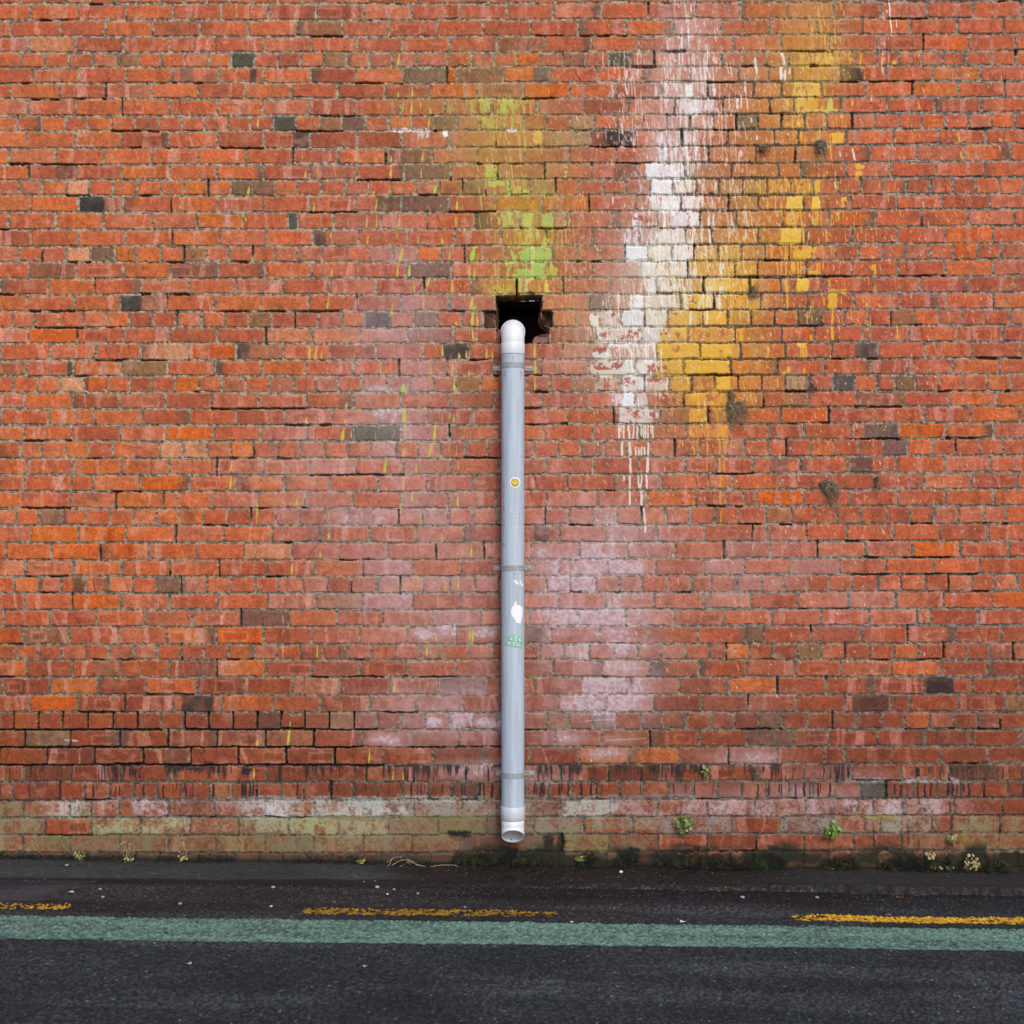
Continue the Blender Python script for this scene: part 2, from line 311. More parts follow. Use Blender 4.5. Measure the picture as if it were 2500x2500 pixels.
brick_list = []
REG = [(150,200,(206,112,76)),(450,350,(202,112,82)),(750,300,(190,106,84)),(1150,250,(194,108,76)),(1450,200,(200,104,78)),(2200,300,(204,102,72)),(2350,150,(212,112,78)),(200,700,(204,108,76)),(500,800,(204,108,76)),(900,700,(190,104,82)),(1150,900,(186,102,80)),(1400,1000,(180,98,80)),(2000,900,(188,94,70)),(2300,800,(196,100,72)),
 (180,1050,(208,108,66)),(500,1050,(196,100,68)),(900,1100,(186,102,84)),(1500,1250,(174,100,84)),(2000,1250,(186,92,70)),(2300,1250,(190,96,72)),(180,1400,(206,98,54)),(450,1450,(200,98,60)),(800,1450,(172,94,78)),(1100,1500,(170,98,86)),(1500,1500,(172,98,86)),(2000,1500,(172,84,66)),(2300,1500,(178,86,64)),(200,1700,(190,84,50)),(500,1750,(180,82,56)),(900,1750,(162,82,66)),(1400,1750,(158,82,68)),(2000,1750,(162,78,60)),(2300,1750,(164,78,54)),(200,1880,(164,72,48)),(800,1890,(150,70,52)),(1600,1890,(146,66,50)),(2200,1890,(150,72,56))]
REGP = np.array([(a_, b_) for a_, b_, _ in REG], np.float32); REGC = np.array([c_ for _, _, c_ in REG], np.float32)
def regional(x, y):
    lo_ = 1 - .17 * float(ss(1450, 1800, np.float32(y)))  # regional tone sinks towards the foot, partly light falloff put into the colour
    w_ = 1 / (((REGP[:, 0] - x) ** 2 + (REGP[:, 1] - y) ** 2) / 150.0 ** 2 + .15) ** 1.5
    return (REGC * w_[:, None]).sum(0) / w_.sum() * lo_
def sl(x0, x1, y0, y1):
    return slice(max(0, np.searchsorted(ys, y0)), min(NY, np.searchsorted(ys, y1))), slice(max(0, np.searchsorted(xs, x0)), min(NX, np.searchsorted(xs, x1)))
def bedy(k, x):
    t = min(max((x - 1000) / 1300.0, 0), 1.3)
    return BL[k] + (BR[k] - BL[k]) * t
for k in range(NR):
    header, js = row_joints(k)
    for x0, x1 in zip(js[:-1], js[1:]):
        if x1 < XMIN or x0 > XMAX: continue
        xc = (x0 + x1) / 2; y0, y1 = bedy(k, xc), bedy(k + 1, xc); yc = (y0 + y1) / 2
        a, b = sl(x0 - 2, x1 + 2, y0 - 3, y1 + 3)
        X, Y = XX[a, b], YY[a, b]
        if X.size == 0: continue
        g = np.random.default_rng(int(abs(xc) * 7 + k * 1013 + (xc < 0) * 77))
        tight = g.random()
        jx = 2.5 + g.normal() * .5; jy = 2.6 + g.normal() * .45
        yy0 = BL[k] + (BR[k] - BL[k]) * tx[a, b]; yy1 = BL[k + 1] + (BR[k + 1] - BL[k + 1]) * tx[a, b]
        tiltb = g.normal() * 0.008
        Xd = X + WX[a, b]; Yd = Y + WY[a, b] + (X - xc) * tiltb
        dx = np.minimum(Xd - (x0 + jx), (x1 - jx * g.uniform(.8, 1.1)) - Xd); dy = np.minimum(Yd - (yy0 + jy), (yy1 - jy * g.uniform(.5, 1.1)) - Yd)
        rr = g.uniform(1.5, 4.5)
        qx = np.maximum(rr - dx, 0); qy = np.maximum(rr - dy, 0)
        d = np.where((dx < rr) & (dy < rr), rr - np.hypot(qx, qy), np.minimum(dx, dy))
        # chips
        for _ in range(g.integers(0, 3)):
            e = g.integers(0, 4); cs = g.uniform(2.5, 8)
            cx = (x0 + jx) if e == 0 else (x1 - jx) if e == 1 else g.uniform(x0, x1); cy = (y0 + jy) if e == 2 else (y1 - jy) if e == 3 else g.choice([y0 + 2, y1 - 2])
            d = np.minimum(d, np.hypot((X - cx) * g.uniform(.5, 1), (Y - cy) * 1.2) - cs * .55 - 1.5 * (n1[a, b] - .5))
        fac = ss(-0.7, 1.5, d)
        isb = ss(-0.5, 0.7, d)
        u = np.clip((X - x0) / (x1 - x0), 0, 1); v = np.clip((Y - yy0) / (yy1 - yy0), 0, 1)
        off = g.normal() * 0.0009
        face = off + (u - .5) * g.normal() * 0.0018 + (v - .5) * g.normal() * 0.0015 + (n2[a, b] - .5) * 0.0030 + (n1[a, b] - .5) * 0.0016
        edge = -0.0014 * np.exp(-np.maximum(d, 0) / 1.6)
        crev = ss(1.3, .2, np.abs(d + .5)) * ss(.35, .62, vn(X / 13, Y / 9, int(g.integers(999))))
        # brick colour
        w = weights(xc, yc); base = PV[g.choice(len(PN), p=w)] * (1 + g.normal(0, .03)) + g.normal(0, 1.5, 3)
        base = base * (1 - .15 * float(ss(1450, 1850, np.float32(yc)))); base = base + (regional(xc, yc) - base) * .32  # brick base dimmed low down too, deeper tone plus painted falloff of light
        for s in SP:
            if x0 < s[0] < x1 and y0 < s[1] < y1: base = np.array(PAL[s[2]], np.float32) + g.normal(0, 3, 3)
        col = np.ones(X.shape + (3,), np.float32) * base
        if yc > 1990: base = base + ((np.array((134, 112, 92)) - base) * .6 if xc < 1480 else (np.array((138, 78, 60)) - base) * .6)
        if base[0] > 140 or yc > 1990:
            edgew = (vn(X / 9, Y / 26, int(g.integers(999))) - .5) * 5
            if not header and g.random() < .78:
                light = np.array((216, 156, 142), np.float32) if xc < 900 else np.array((206, 140, 130), np.float32)
                deep = base * np.array((.90, .82, .80))
                for _ in range(g.integers(1, 6)):
                    bx = g.uniform(x0 + 3, x1 - 3); bw = g.uniform(2, 14) if g.random() < .6 else g.uniform(10, 26); st = g.uniform(.3, .8); sk = g.normal() * .12
                    mk = ss(1.6, -1.0, np.abs(Xd - bx + edgew + (Y - yc) * sk) - bw / 2) * st
                    tgt = light if g.random() < .62 else deep
                    col += (tgt - col) * mk[..., None]
                if g.random() < .28:          # a darker core with a pale rim, the kiln mark
                    cx = g.uniform(x0 + min(20,(x1-x0)*.4), x1 - min(20,(x1-x0)*.4)); cw = g.uniform(14, 30); chh = g.uniform(8, 14)
                    rd = np.maximum(np.abs(Xd - cx + edgew * .6) - cw, np.abs(Y - yc - 2) - chh)
                    col += (light - col) * (ss(6, 1, np.abs(rd)) * .4)[..., None]
                    col += (deep - col) * (ss(0, -3, rd) * .5)[..., None]
            else:
                cx, cy = g.uniform(x0, x1), g.uniform(y0, y1)
                tgt = np.array((218, 160, 132) if g.random() < .6 else (124, 78, 62), np.float32)
                mk = ss(26, 4, np.hypot(X - cx, (Y - cy) * 1.2) + 14 * (n2[a, b] - .5)) * g.uniform(.1, .5)
                col += (tgt - col) * mk[..., None]
            rim = ss(4.5, .5, d + 3 * (n2[a, b] - .5)) * g.uniform(0, .4)
            col += (np.array((206, 156, 134), np.float32) - col) * rim[..., None]
        for p in PT:
            if y0 < p[2] < y1 and p[1] > x0 and p[0] < x1:
                mk = ss(p[0] - 3, p[0] + 2, Xd) * (1 - ss(p[1] - 4, p[1] + 4, Xd + 5 * (n2[a, b] - .5))) * p[4]
                col += (np.array(p[3], np.float32) * (.85 + .3 * n2[a, b])[..., None] - col) * mk[..., None]
        var = 1 + (n1[a, b] - .5) * .28 + (n2[a, b] - .5) * .20 + (nf[a, b] - .5) * .22 + (nv[a, b] - .5) * .14
        if base[0] > 140:
            # soft washed-out and sooty clouds, and a burnt end now and then
            cl = fb(X / g.uniform(16, 34), Y / g.uniform(10, 22), int(g.integers(999)), 2)
            tgt = np.array((214, 160, 140) if g.random() < .6 else (150, 88, 66), np.float32)
            col += (tgt - col) * (ss(.52, .82, cl) * g.uniform(.08, .45))[..., None]
            if g.random() < .10:
                ex = u if g.random() < .5 else 1 - u
                col += (np.array((108, 84, 72), np.float32) - col) * (ss(.32, .02, ex + .2 * (n2[a, b] - .5)) * g.uniform(.4, .9))[..., None]
            col += (np.array((188, 170, 152), np.float32) - col) * (ss(.62, .78, fb(X / 7, Y / 5, int(g.integers(999)), 2)) * ss(9, 2, d) * g.uniform(.1, .7))[..., None]
        # pits
        pit = (vn(X / 3.0, Y / 2.6, int(g.integers(999))) > g.uniform(.90, .975)) * (n2[a, b] > g.uniform(.35, .6))
        var = var * (1 - .5 * pit)
        # hairline crack
        crack = 0
        if g.random() < .2:
            cx = g.uniform(x0 + 3, x1 - 3); sk = g.normal() * .5
            dd = np.abs(X - cx - (Y - yc) * sk - (fb(Y / 9, X * 0 + cx, 7, 2) - .5) * 16)
            crack = ss(1.5, .3, dd) * (g.random() * .6 + .4)
            var = var * (1 - .5 * crack)
        col *= var[..., None]
        col *= np.array((1.0, .97, .935), np.float32) if base[0] > 140 else 1
        new = isb > ISB[a, b]
        ISB[a, b] = np.where(new, isb, ISB[a, b])
        deepj = 0.0; side_all = 1730 < yc < 1868 and xc < 900
        hm = HM[a, b]
        # raked-out joints low on the left, and odd empty joints elsewhere
        pdeep = 0.20 if not (1730 < yc < 1868 and xc < 900) else 0.95
        if 1600 < xc < 2300 and yc < 1300: pdeep = .28
        if g.random() < pdeep:
            side = (0 if g.random() < .45 else 1) if pdeep < .6 else 3
            lx = ss(-1.0, .8, (x0 + jx) - Xd) if side in (0, 3) else 0
            ly = ss(-1.0, .8, Yd - (yy1 - jy)) if side in (1, 2, 3) else 0
            deepj = np.clip(np.maximum(lx, ly), 0, 1) * (ss(.3, .6, vn(X / 22, Y / 30, k + 50)) if side != 3 else .9)
        hh = hm - (0.030 if side_all else 0.014) * deepj - .003 * crev
        H[a, b] = np.where(new | (isb > 0.02), hh * (1 - fac) + (face + edge - 0.0012 * crack) * fac, np.minimum(H[a, b], hh) if np.ndim(deepj) else np.where(H[a, b] == 0, hh, H[a, b]))
        cm = mort[a, b] * (1 - (.72 if side_all else .5) * (deepj if np.ndim(deepj) else 0) * np.ones(X.shape))[..., None]  # empty joints also darkened in colour, shade painted on top of the real recess
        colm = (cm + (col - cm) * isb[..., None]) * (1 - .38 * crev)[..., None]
        upd = new | (isb > .02)
        COLR[a, b] = np.where(upd[..., None], colm, np.minimum(COLR[a, b], cm))
        own = (X > x0) & (X <= x1) & (Y > yy0) & (Y <= yy1)
        BRND[a, b] = np.where(own, g.random(), BRND[a, b]); U[a, b] = np.where(own, u, U[a, b]); Vv[a, b] = np.where(own, v, Vv[a, b])
        brick_list.append((x0, x1, y0, y1))

# ---- tint of whole areas: darker low down, part brick tone, part light falloff painted in
def mixto(mask, rgb, sl_=None):
    global COLR
    if sl_ is None: COLR += (np.array(rgb, np.float32) - COLR) * mask[..., None]
    else: COLR[sl_] += (np.array(rgb, np.float32) - COLR[sl_]) * mask[..., None]
lowdeep = ss(1500, 1850, YY)
COLR *= (1 - .10 * lowdeep)[..., None]

# ---- lime bloom (efflorescence)
EF = np.zeros((NY, NX), np.float32)
for cx, cy, sx, sy, s in ((960,1050,170,260,.42),(1040,1400,260,230,.42),(1450,1500,210,240,.50),(1460,1300,230,90,.46),(1500,1560,120,60,.8),(1470,1680,170,110,.6),(1100,1740,260,90,.46),(760,1180,150,200,.3),(960,780,150,120,.4),(1000,640,120,90,.26),(1800,1400,260,120,.28),(980,780,200,90,.34),(940,1000,110,70,.5),(1000,1220,200,110,.42),(880,1265,120,40,.45),(1100,1430,260,160,.30),(1450,1390,180,70,.62),(1400,1480,120,50,.66),(1410,1515,70,30,.75),(1380,1545,60,20,.75),(1500,1545,95,20,.92),(1530,1580,90,30,.5),(1440,1630,150,35,.66),(1540,1630,50,25,.75),(1450,1715,150,45,.72),(1380,1670,60,30,.6),
      (1090,1540,60,22,.62),(1040,1548,40,18,.7),(1180,1545,50,22,.62),(990,1760,60,24,.5),(1060,1762,40,20,.8),(1190,1765,40,22,.8),(950,1805,70,20,.62),(1380,1802,70,22,.82),(1500,1805,80,20,.5),(1480,1840,60,20,.55),(1160,1690,90,60,.35),(1850,1850,120,25,.45),(1800,1720,200,60,.15),(920,950,60,18,.6),(900,975,55,18,.66),(1560,1100,400,120,.12),(1330,1350,60,30,.5),(1330,1290,60,30,.45),(1340,1450,60,25,.5),(1360,1425,25,18,.8),
      (1800,1340,260,60,.26),(2060,1470,180,80,.22),(2000,1380,150,40,.26),(1360,900,150,60,.2),(1150,1880,140,30,.5),(1330,1895,60,25,.5),(2050,1890,180,20,.3),(1900,1935,330,25,.36),(1200,1340,80,80,.3),(760,1100,200,140,.16),(1300,1100,160,200,.14),(560,620,300,200,.06),(900,600,200,140,.14),(1180,1560,60,160,.25)):
    EF = np.maximum(EF, s * np.exp(-((XX - cx) / sx) ** 2 - ((YY - cy) / sy) ** 2))
en = sharp(.45 * n2 + .25 * nv2 + .3 * n1, 2.4)
brf = .55 + .85 * BRND
em = np.clip(EF * 1.25 * brf - (1 - EF) * .06, 0, 1) * (.72 + .40 * en)
em = np.clip(em * 1.38, 0, .92)
mixto(em * np.where(ISB > .5, .85, .55), (200, 174, 184))
mixto(np.clip(ss(.66, .98, em), 0, 1) * sharp(n1, 3) * .55, (224, 216, 228))

# ---- hand-placed paint
def stroke(x0, y0, x1, y1, w, rgb, a=1.0, taper=0.35, wob=1.2, seed=None):
    lx, hx = min(x0, x1) - w - 3, max(x0, x1) + w + 3
    s = sl(lx, hx, min(y0, y1) - 2, max(y0, y1) + 2)
    X, Y = XX[s], YY[s]
    if X.size == 0: return
    L = math.hypot(x1 - x0, y1 - y0) + 1e-6; tx_, ty_ = (x1 - x0) / L, (y1 - y0) / L
    t = ((X - x0) * tx_ + (Y - y0) * ty_) / L
    dd = np.abs((X - x0) * ty_ - (Y - y0) * tx_ + (vn(Y / 8, Y * 0 + x0, int(x0) % 97) - .5) * wob)
    hw = w / 2 * (taper + (1 - taper) * np.sin(np.clip(t, 0, 1) ** 1.6 * math.pi * .92 + .12))
    m = ss(.7, -.7, dd - hw) * (t > -0.02) * (t < 1.02) * a
    m = m * np.where(ISB[s] > .35, 1, .6)
    mixto(m, rgb, s); R[s] = R[s] + (.55 - R[s]) * m
PWX = fb(XX / 34, YY / 40, 33, 2); PWY = fb(XX / 16, YY / 34, 34, 2)
def streak_cov(s, d, g=2.3):
    N = sharp(.36 * nv[s] + .14 * nv2[s] + .22 * n1[s] + .12 * n2[s] + .16 * nst[s], g * 1.25) * .94 + BRND[s] * .06
    return ss(-.13, .13, d * .93 - (1 - N) * 1.0)
def patch(x0, x1, y0, y1, d, rgb, soft=5, mf=.72, g=2.3, al=1.0):
    s = sl(x0 - soft * 2 - 14, x1 + soft * 2 + 14, y0 - soft - 12, y1 + soft + 12)
    X, Y = XX[s] + WX[s] * 1.5, YY[s] + WY[s]
    big = soft > 4; sx_ = soft * (1.9 if big else 1)
    if big: X = X + (PWX[s] - .5) * 24; Y = Y + (PWY[s] - .5) * 22
    m = ss(x0 - sx_, x0 + sx_, X) * (1 - ss(x1 - sx_, x1 + sx_, X)) * (ss(y0 - 8, y0 + 4, Y) * (1 - ss(y1 - 4, y1 + 10, Y)) if big else ss(y0 - 4, y0 + 2, Y) * (1 - ss(y1 - 2, y1 + 5, Y)))
    m = streak_cov(s, m * d, g) * (m > .01) * al * (.9 if soft > 3 else 1) * (1 - .35 * sharp(PWX[s], 2) * (soft > 4))
    m = m * np.where(ISB[s] > .4, 1, mf * (1.25 - .95 * dark[s]))
    mixto(m, rgb, s); R[s] = R[s] + (.5 - R[s]) * m
def veil(cx, cy, sx, sy, a, rgb):
    s = sl(cx - sx * 2.5, cx + sx * 2.5, cy - sy * 2.5, cy + sy * 2.5)
    m = np.exp(-((XX[s] - cx) / sx) ** 2 - ((YY[s] - cy) / sy) ** 2) * a * (.45 + .85 * (sharp(nst[s] * .4 + nv[s] * .6, 2.4) * .6 + BRND[s] * .4)) * np.where(ISB[s] > .4, 1, .5 * (1 - .92 * dark[s]))
    mixto(np.clip(m, 0, 1), rgb, s)
WH = (250, 250, 250); LAV = (234, 228, 242); CREAM = (244, 240, 220); YE = (238, 178, 44); YL = (236, 200, 92); GOLD = (206, 142, 52); LIME = (166, 208, 90); PL = (194, 196, 78); PG = (206, 206, 96)
# translucent washes first
for v_ in ((1680,90,70,120,.36,(226,212,214)),(1660,250,60,120,.36,(230,218,226)),(1640,420,65,130,.5,(236,228,236)),(1600,640,80,130,.45,(236,232,230)),(1560,820,80,110,.4,(232,228,222)),(1980,80,90,110,.55,(216,170,80)),(1960,300,70,140,.4,(222,170,72)),(1770,690,100,90,.4,(240,204,110)),(1230,240,130,110,.3,(192,160,84)),(1300,480,90,130,.25,(186,176,84)),
           (1900,250,110,150,.55,(206,156,66)),(2010,160,90,60,.55,(214,170,70)),(1860,470,90,110,.62,(204,146,60)),(1800,620,110,90,.75,(214,152,50)),(1740,750,130,80,.85,(230,172,58)),(1790,900,110,110,.7,(226,164,52)),(1680,980,90,80,.5,(196,134,66)),(1990,520,70,120,.3,(206,140,60)),
           (1200,290,110,80,.42,(186,158,80)),(1250,340,90,60,.6,(206,150,66)),(1150,410,120,80,.4,(176,150,72)),(1300,400,110,60,.4,(188,150,80)),(1290,560,90,90,.35,(190,196,72)),(1240,520,80,60,.3,(190,190,76)),(1300,690,90,40,.55,(198,150,62)),(1330,600,60,60,.28,(196,180,74)),(1250,700,70,30,.6,(190,170,70)),(1380,760,90,60,.35,(206,140,70)),
           (1640,200,90,120,.35,(214,190,190)),(1640,400,60,120,.45,(214,196,204)),(1560,620,70,120,.5,(226,216,216)),(1500,820,90,120,.45,(216,204,190)),(1680,640,70,120,.5,(222,190,120)),(1580,860,80,110,.5,(226,220,206)),(1430,800,60,60,.3,(206,190,160)),(1540,960,60,80,.4,(214,196,186)),(1730,200,120,150,.3,(214,180,176)),(1680,500,130,220,.3,(216,180,160)),(1280,880,40,40,.3,(190,150,120)),(1760,460,90,200,.35,(190,130,70)),(1420,620,80,160,.3,(196,140,110)),
           (1510,700,110,60,.3,(210,170,150)),(1000,260,90,60,.3,(180,150,80)),(1060,255,60,20,.5,(180,150,84))): veil(*v_)
P = patch
# white
P(1655,1760,243,272,.70,LAV); P(1662,1705,243,272,.9,LAV); P(1790,1800,243,272,.6,WH)
P(1600,1660,205,238,.35,WH); P(1672,1690,208,236,.85,WH,3); P(1600,1640,325,360,.55,LAV); P(1655,1720,322,358,.42,LAV)
P(1615,1628,362,398,.9,WH,3); P(1628,1740,362,398,.42,LAV); P(1578,1612,402,437,1.0,WH,4); P(1612,1672,402,437,.82,LAV); P(1590,1640,441,475,1.05,WH,4); P(1645,1700,441,475,.62,CREAM)
P(1590,1665,480,514,.78,WH); P(1665,1715,480,514,.75,WH); P(1548,1558,522,556,1,LAV,2); P(1638,1682,521,556,1.15,LAV,5); P(1682,1706,521,556,.8,WH,4)
P(1520,1600,562,598,.5,LAV); P(1600,1676,562,598,.82,WH); P(1676,1700,562,598,.5,WH); P(1528,1580,602,636,1.25,(246,248,252),4); P(1583,1650,602,636,.88,CREAM); P(1650,1695,602,636,.85,WH,6)
P(1562,1600,642,676,1.0,(232,230,222),4); P(1600,1680,642,676,.8,CREAM); P(1568,1600,682,716,.8,WH); P(1605,1665,682,716,.66,CREAM); P(1538,1570,720,756,1.2,WH,4); P(1568,1655,720,756,.95,(230,220,206),5); P(1670,1690,720,756,.8,CREAM,4)
P(1440,1462,766,795,.85,CREAM,4); P(1465,1515,762,795,.85,(228,228,222),5); P(1520,1570,760,795,1.15,(228,226,232),4); P(1575,1628,760,795,1.0,(230,228,204),6)
P(1455,1566,802,834,.86,(232,226,226),5); P(1568,1615,802,834,.95,(228,222,222),6); P(1448,1486,862,874,1.1,(226,226,222),3); P(1482,1492,842,874,.9,CREAM,3); P(1486,1600,841,846,.7,WH,3)
P(1440,1552,881,915,.88,(228,230,214),5); P(1555,1605,881,915,1.0,WH,5); P(1518,1570,921,954,1.02,(232,234,228),5); P(1575,1632,921,954,.9,(230,226,214),5); P(1458,1512,921,954,.6,(206,200,178))
P(1500,1525,961,994,.8,LAV,5); P(1522,1549,961,994,1.3,(238,238,238),3); P(1553,1582,961,994,.9,(226,220,216),5); P(1585,1625,961,994,.45,CREAM)
P(1503,1608,1001,1034,.68,(230,222,220),5)
# yellow
P(1945,2040,130,160,.62,(222,176,66)); P(2040,2085,132,160,.45,YE); P(1985,2002,201,236,1.1,YE,3); P(1940,1990,204,236,.55,YL); P(1915,1960,242,272,.6,YL); P(1960,2000,242,272,.75,YE); P(1945,2045,268,274,1,YL,3); P(2020,2035,244,270,.6,PG,3)
P(1913,1965,282,312,.58,YE); P(2030,2060,324,350,1.1,YE,3); P(1930,1970,325,350,.5,YE); P(2070,2090,325,350,.5,YE,4); P(1994,2008,377,388,.8,YE,3); P(2090,2110,402,410,.7,YE,3); P(2090,2105,420,432,1.1,YE,3); P(2008,2040,420,432,.6,YL,4)
P(1875,1985,442,472,.56,(230,176,60)); P(1988,2003,442,470,.9,YE,3); P(1920,1960,480,512,1.15,(236,192,62),3); P(1855,1920,480,512,.5,GOLD); P(1983,2002,480,512,1.3,(240,196,60),3); P(2054,2066,482,490,1.1,YE,3)
P(1918,1950,520,552,.8,YE,4); P(1975,1985,520,530,.7,PG,3); P(1965,1990,535,550,.7,PG,4); P(2038,2050,520,540,.6,PG,4); P(1905,1955,560,594,1.35,(240,192,58),3); P(1860,1905,560,594,.55,GOLD)
P(1945,1968,612,634,1.25,YE,3); P(1942,1950,600,636,.7,YE,3); P(1700,1745,603,637,.85,(222,168,70)); P(1760,1808,603,637,.85,(226,168,60)); P(1818,1862,604,632,.6,(176,128,60)); P(1945,1972,680,710,1.3,(240,196,60),3); P(1915,1925,680,712,.6,YE,3)
P(1690,1845,643,676,.78,(220,164,58)); P(1722,1780,682,716,1.0,(238,206,110),6); P(1780,1835,682,716,.95,(234,180,54),5); P(1672,1738,720,754,1.0,(236,186,66),6); P(1745,1855,720,754,.85,(226,168,56),6)
P(1632,1710,760,794,1.02,(234,190,84),6); P(1720,1776,762,794,1.1,(236,180,58),5); P(1608,1680,802,833,1.2,(234,194,88),5); P(1686,1795,803,833,.95,(222,158,70),5); P(1796,1815,803,833,.7,YE,4)
P(1605,1710,841,874,1.35,(238,184,58),4); P(1712,1788,841,874,1.4,(240,184,50),4); P(1788,1805,842,874,.9,(222,154,70),3); P(1604,1666,882,914,1.12,(228,176,60),5); P(1672,1783,881,915,1.35,(238,184,50),4)
P(1636,1690,922,954,.95,(222,168,60),6); P(1690,1745,922,954,.8,(214,150,66),6); P(1748,1782,921,954,1.25,(242,180,40),4); P(1672,1778,961,992,1.15,(232,168,44),5); P(1630,1672,961,992,.6,(206,150,80)); P(1682,1725,1000,1032,.85,(228,164,50),4); P(1735,1775,1000,1032,.8,(176,124,46),4); P(1680,1740,1040,1072,.7,(216,140,60),5); P(1750,1776,1040,1072,.9,(232,160,50),3)
# worn-through brick inside the paint
for wx_, wy_, wr, wh_ in ((1530,820,20,11),(1475,815,12,11),(1555,815,9,11),(1620,812,12,5),(1654,815,6,9),(1650,852,7,10),(1762,862,5,9),(1760,985,6,5),(1470,900,18,11),(1512,892,16,10),(1590,898,15,10),(1622,900,14,9),(1535,932,15,9),(1600,928,20,7),(1690,940,10,5),(1722,936,24,12),(1735,972,16,12),(1625,975,22,12),(1552,1012,14,10),(1595,1012,8,10),(1690,734,13,9),(1500,769,12,7),(1450,768,7,4),(1650,766,14,4),(1718,815,17,10),(1768,815,14,10),(1470,855,26,8),(1568,535,20,10)):
    s = sl(wx_ - wr * 2, wx_ + wr * 2, wy_ - wh_ * 2, wy_ + wh_ * 2)
    q = np.hypot((XX[s] - wx_) / wr, (YY[s] - wy_) / wh_)
    m = ss(.25, -.25, q - .75 + (sharp(n1[s], 3) - .5) * 1.15) * .9 * (ISB[s] > .5)
    mixto(m, (176, 92, 74) if wx_ < 1640 else (190, 110, 62), s)
P(1490,1600,842,873,.38,(206,140,126),4)
# green / lime
P(1080,1115,244,276,.6,(184,176,90)); P(1128,1196,244,276,.42,PL); P(1172,1196,244,276,.7,PL,4); P(1202,1300,244,276,.5,PL); P(1215,1250,244,276,.66,PL,4); P(1170,1215,286,314,.66,PL); P(1225,1275,286,314,.42,PL); P(1290,1322,326,352,.8,(228,186,70)); P(1200,1270,326,352,.35,(226,170,70))
P(1185,1210,404,436,.75,PL,4); P(1205,1215,404,436,.6,PL,3); P(1192,1232,444,452,.8,PL,3); P(1238,1244,442,476,.85,(170,190,90),3); P(1246,1292,456,474,.5,(190,210,70),4); P(1302,1350,442,472,.7,(170,160,84)); P(1375,1385,404,436,.7,PG,3)
P(1206,1262,524,554,.72,(196,204,104),5); P(1275,1300,522,554,.8,PG,4); P(1320,1352,522,554,.9,(172,200,92),4); P(1385,1405,524,554,.5,PG,4); P(1250,1350,556,600,.4,PG); P(1310,1345,540,600,.4,PL)
P(1236,1288,606,636,.38,(176,220,80)); P(1268,1290,612,636,1.0,LIME,4); P(1294,1330,604,637,1.0,LIME,4); P(1328,1347,606,637,.85,(170,214,80),4); P(1232,1300,645,676,.45,(176,216,80)); P(1262,1298,656,676,.9,LIME,4); P(1298,1326,643,676,1.05,LIME,4); P(1330,1362,643,676,.7,PL,4); P(1296,1306,600,680,.8,(190,214,110),3)
P(1146,1160,620,636,.3,PL); P(1200,1260,700,718,.75,(206,176,70),5); P(1262,1275,682,718,.9,(196,176,96),3); P(1280,1292,682,716,.9,(206,200,120),3); P(1330,1342,684,716,.6,YL,3); P(1342,1348,730,756,.4,YL,3)
P(958,1050,316,322,.8,WH,3); P(1020,1048,320,338,.75,(212,212,216),4); P(1080,1092,318,332,.7,WH,3); P(1234,1262,315,320,.9,WH,3)
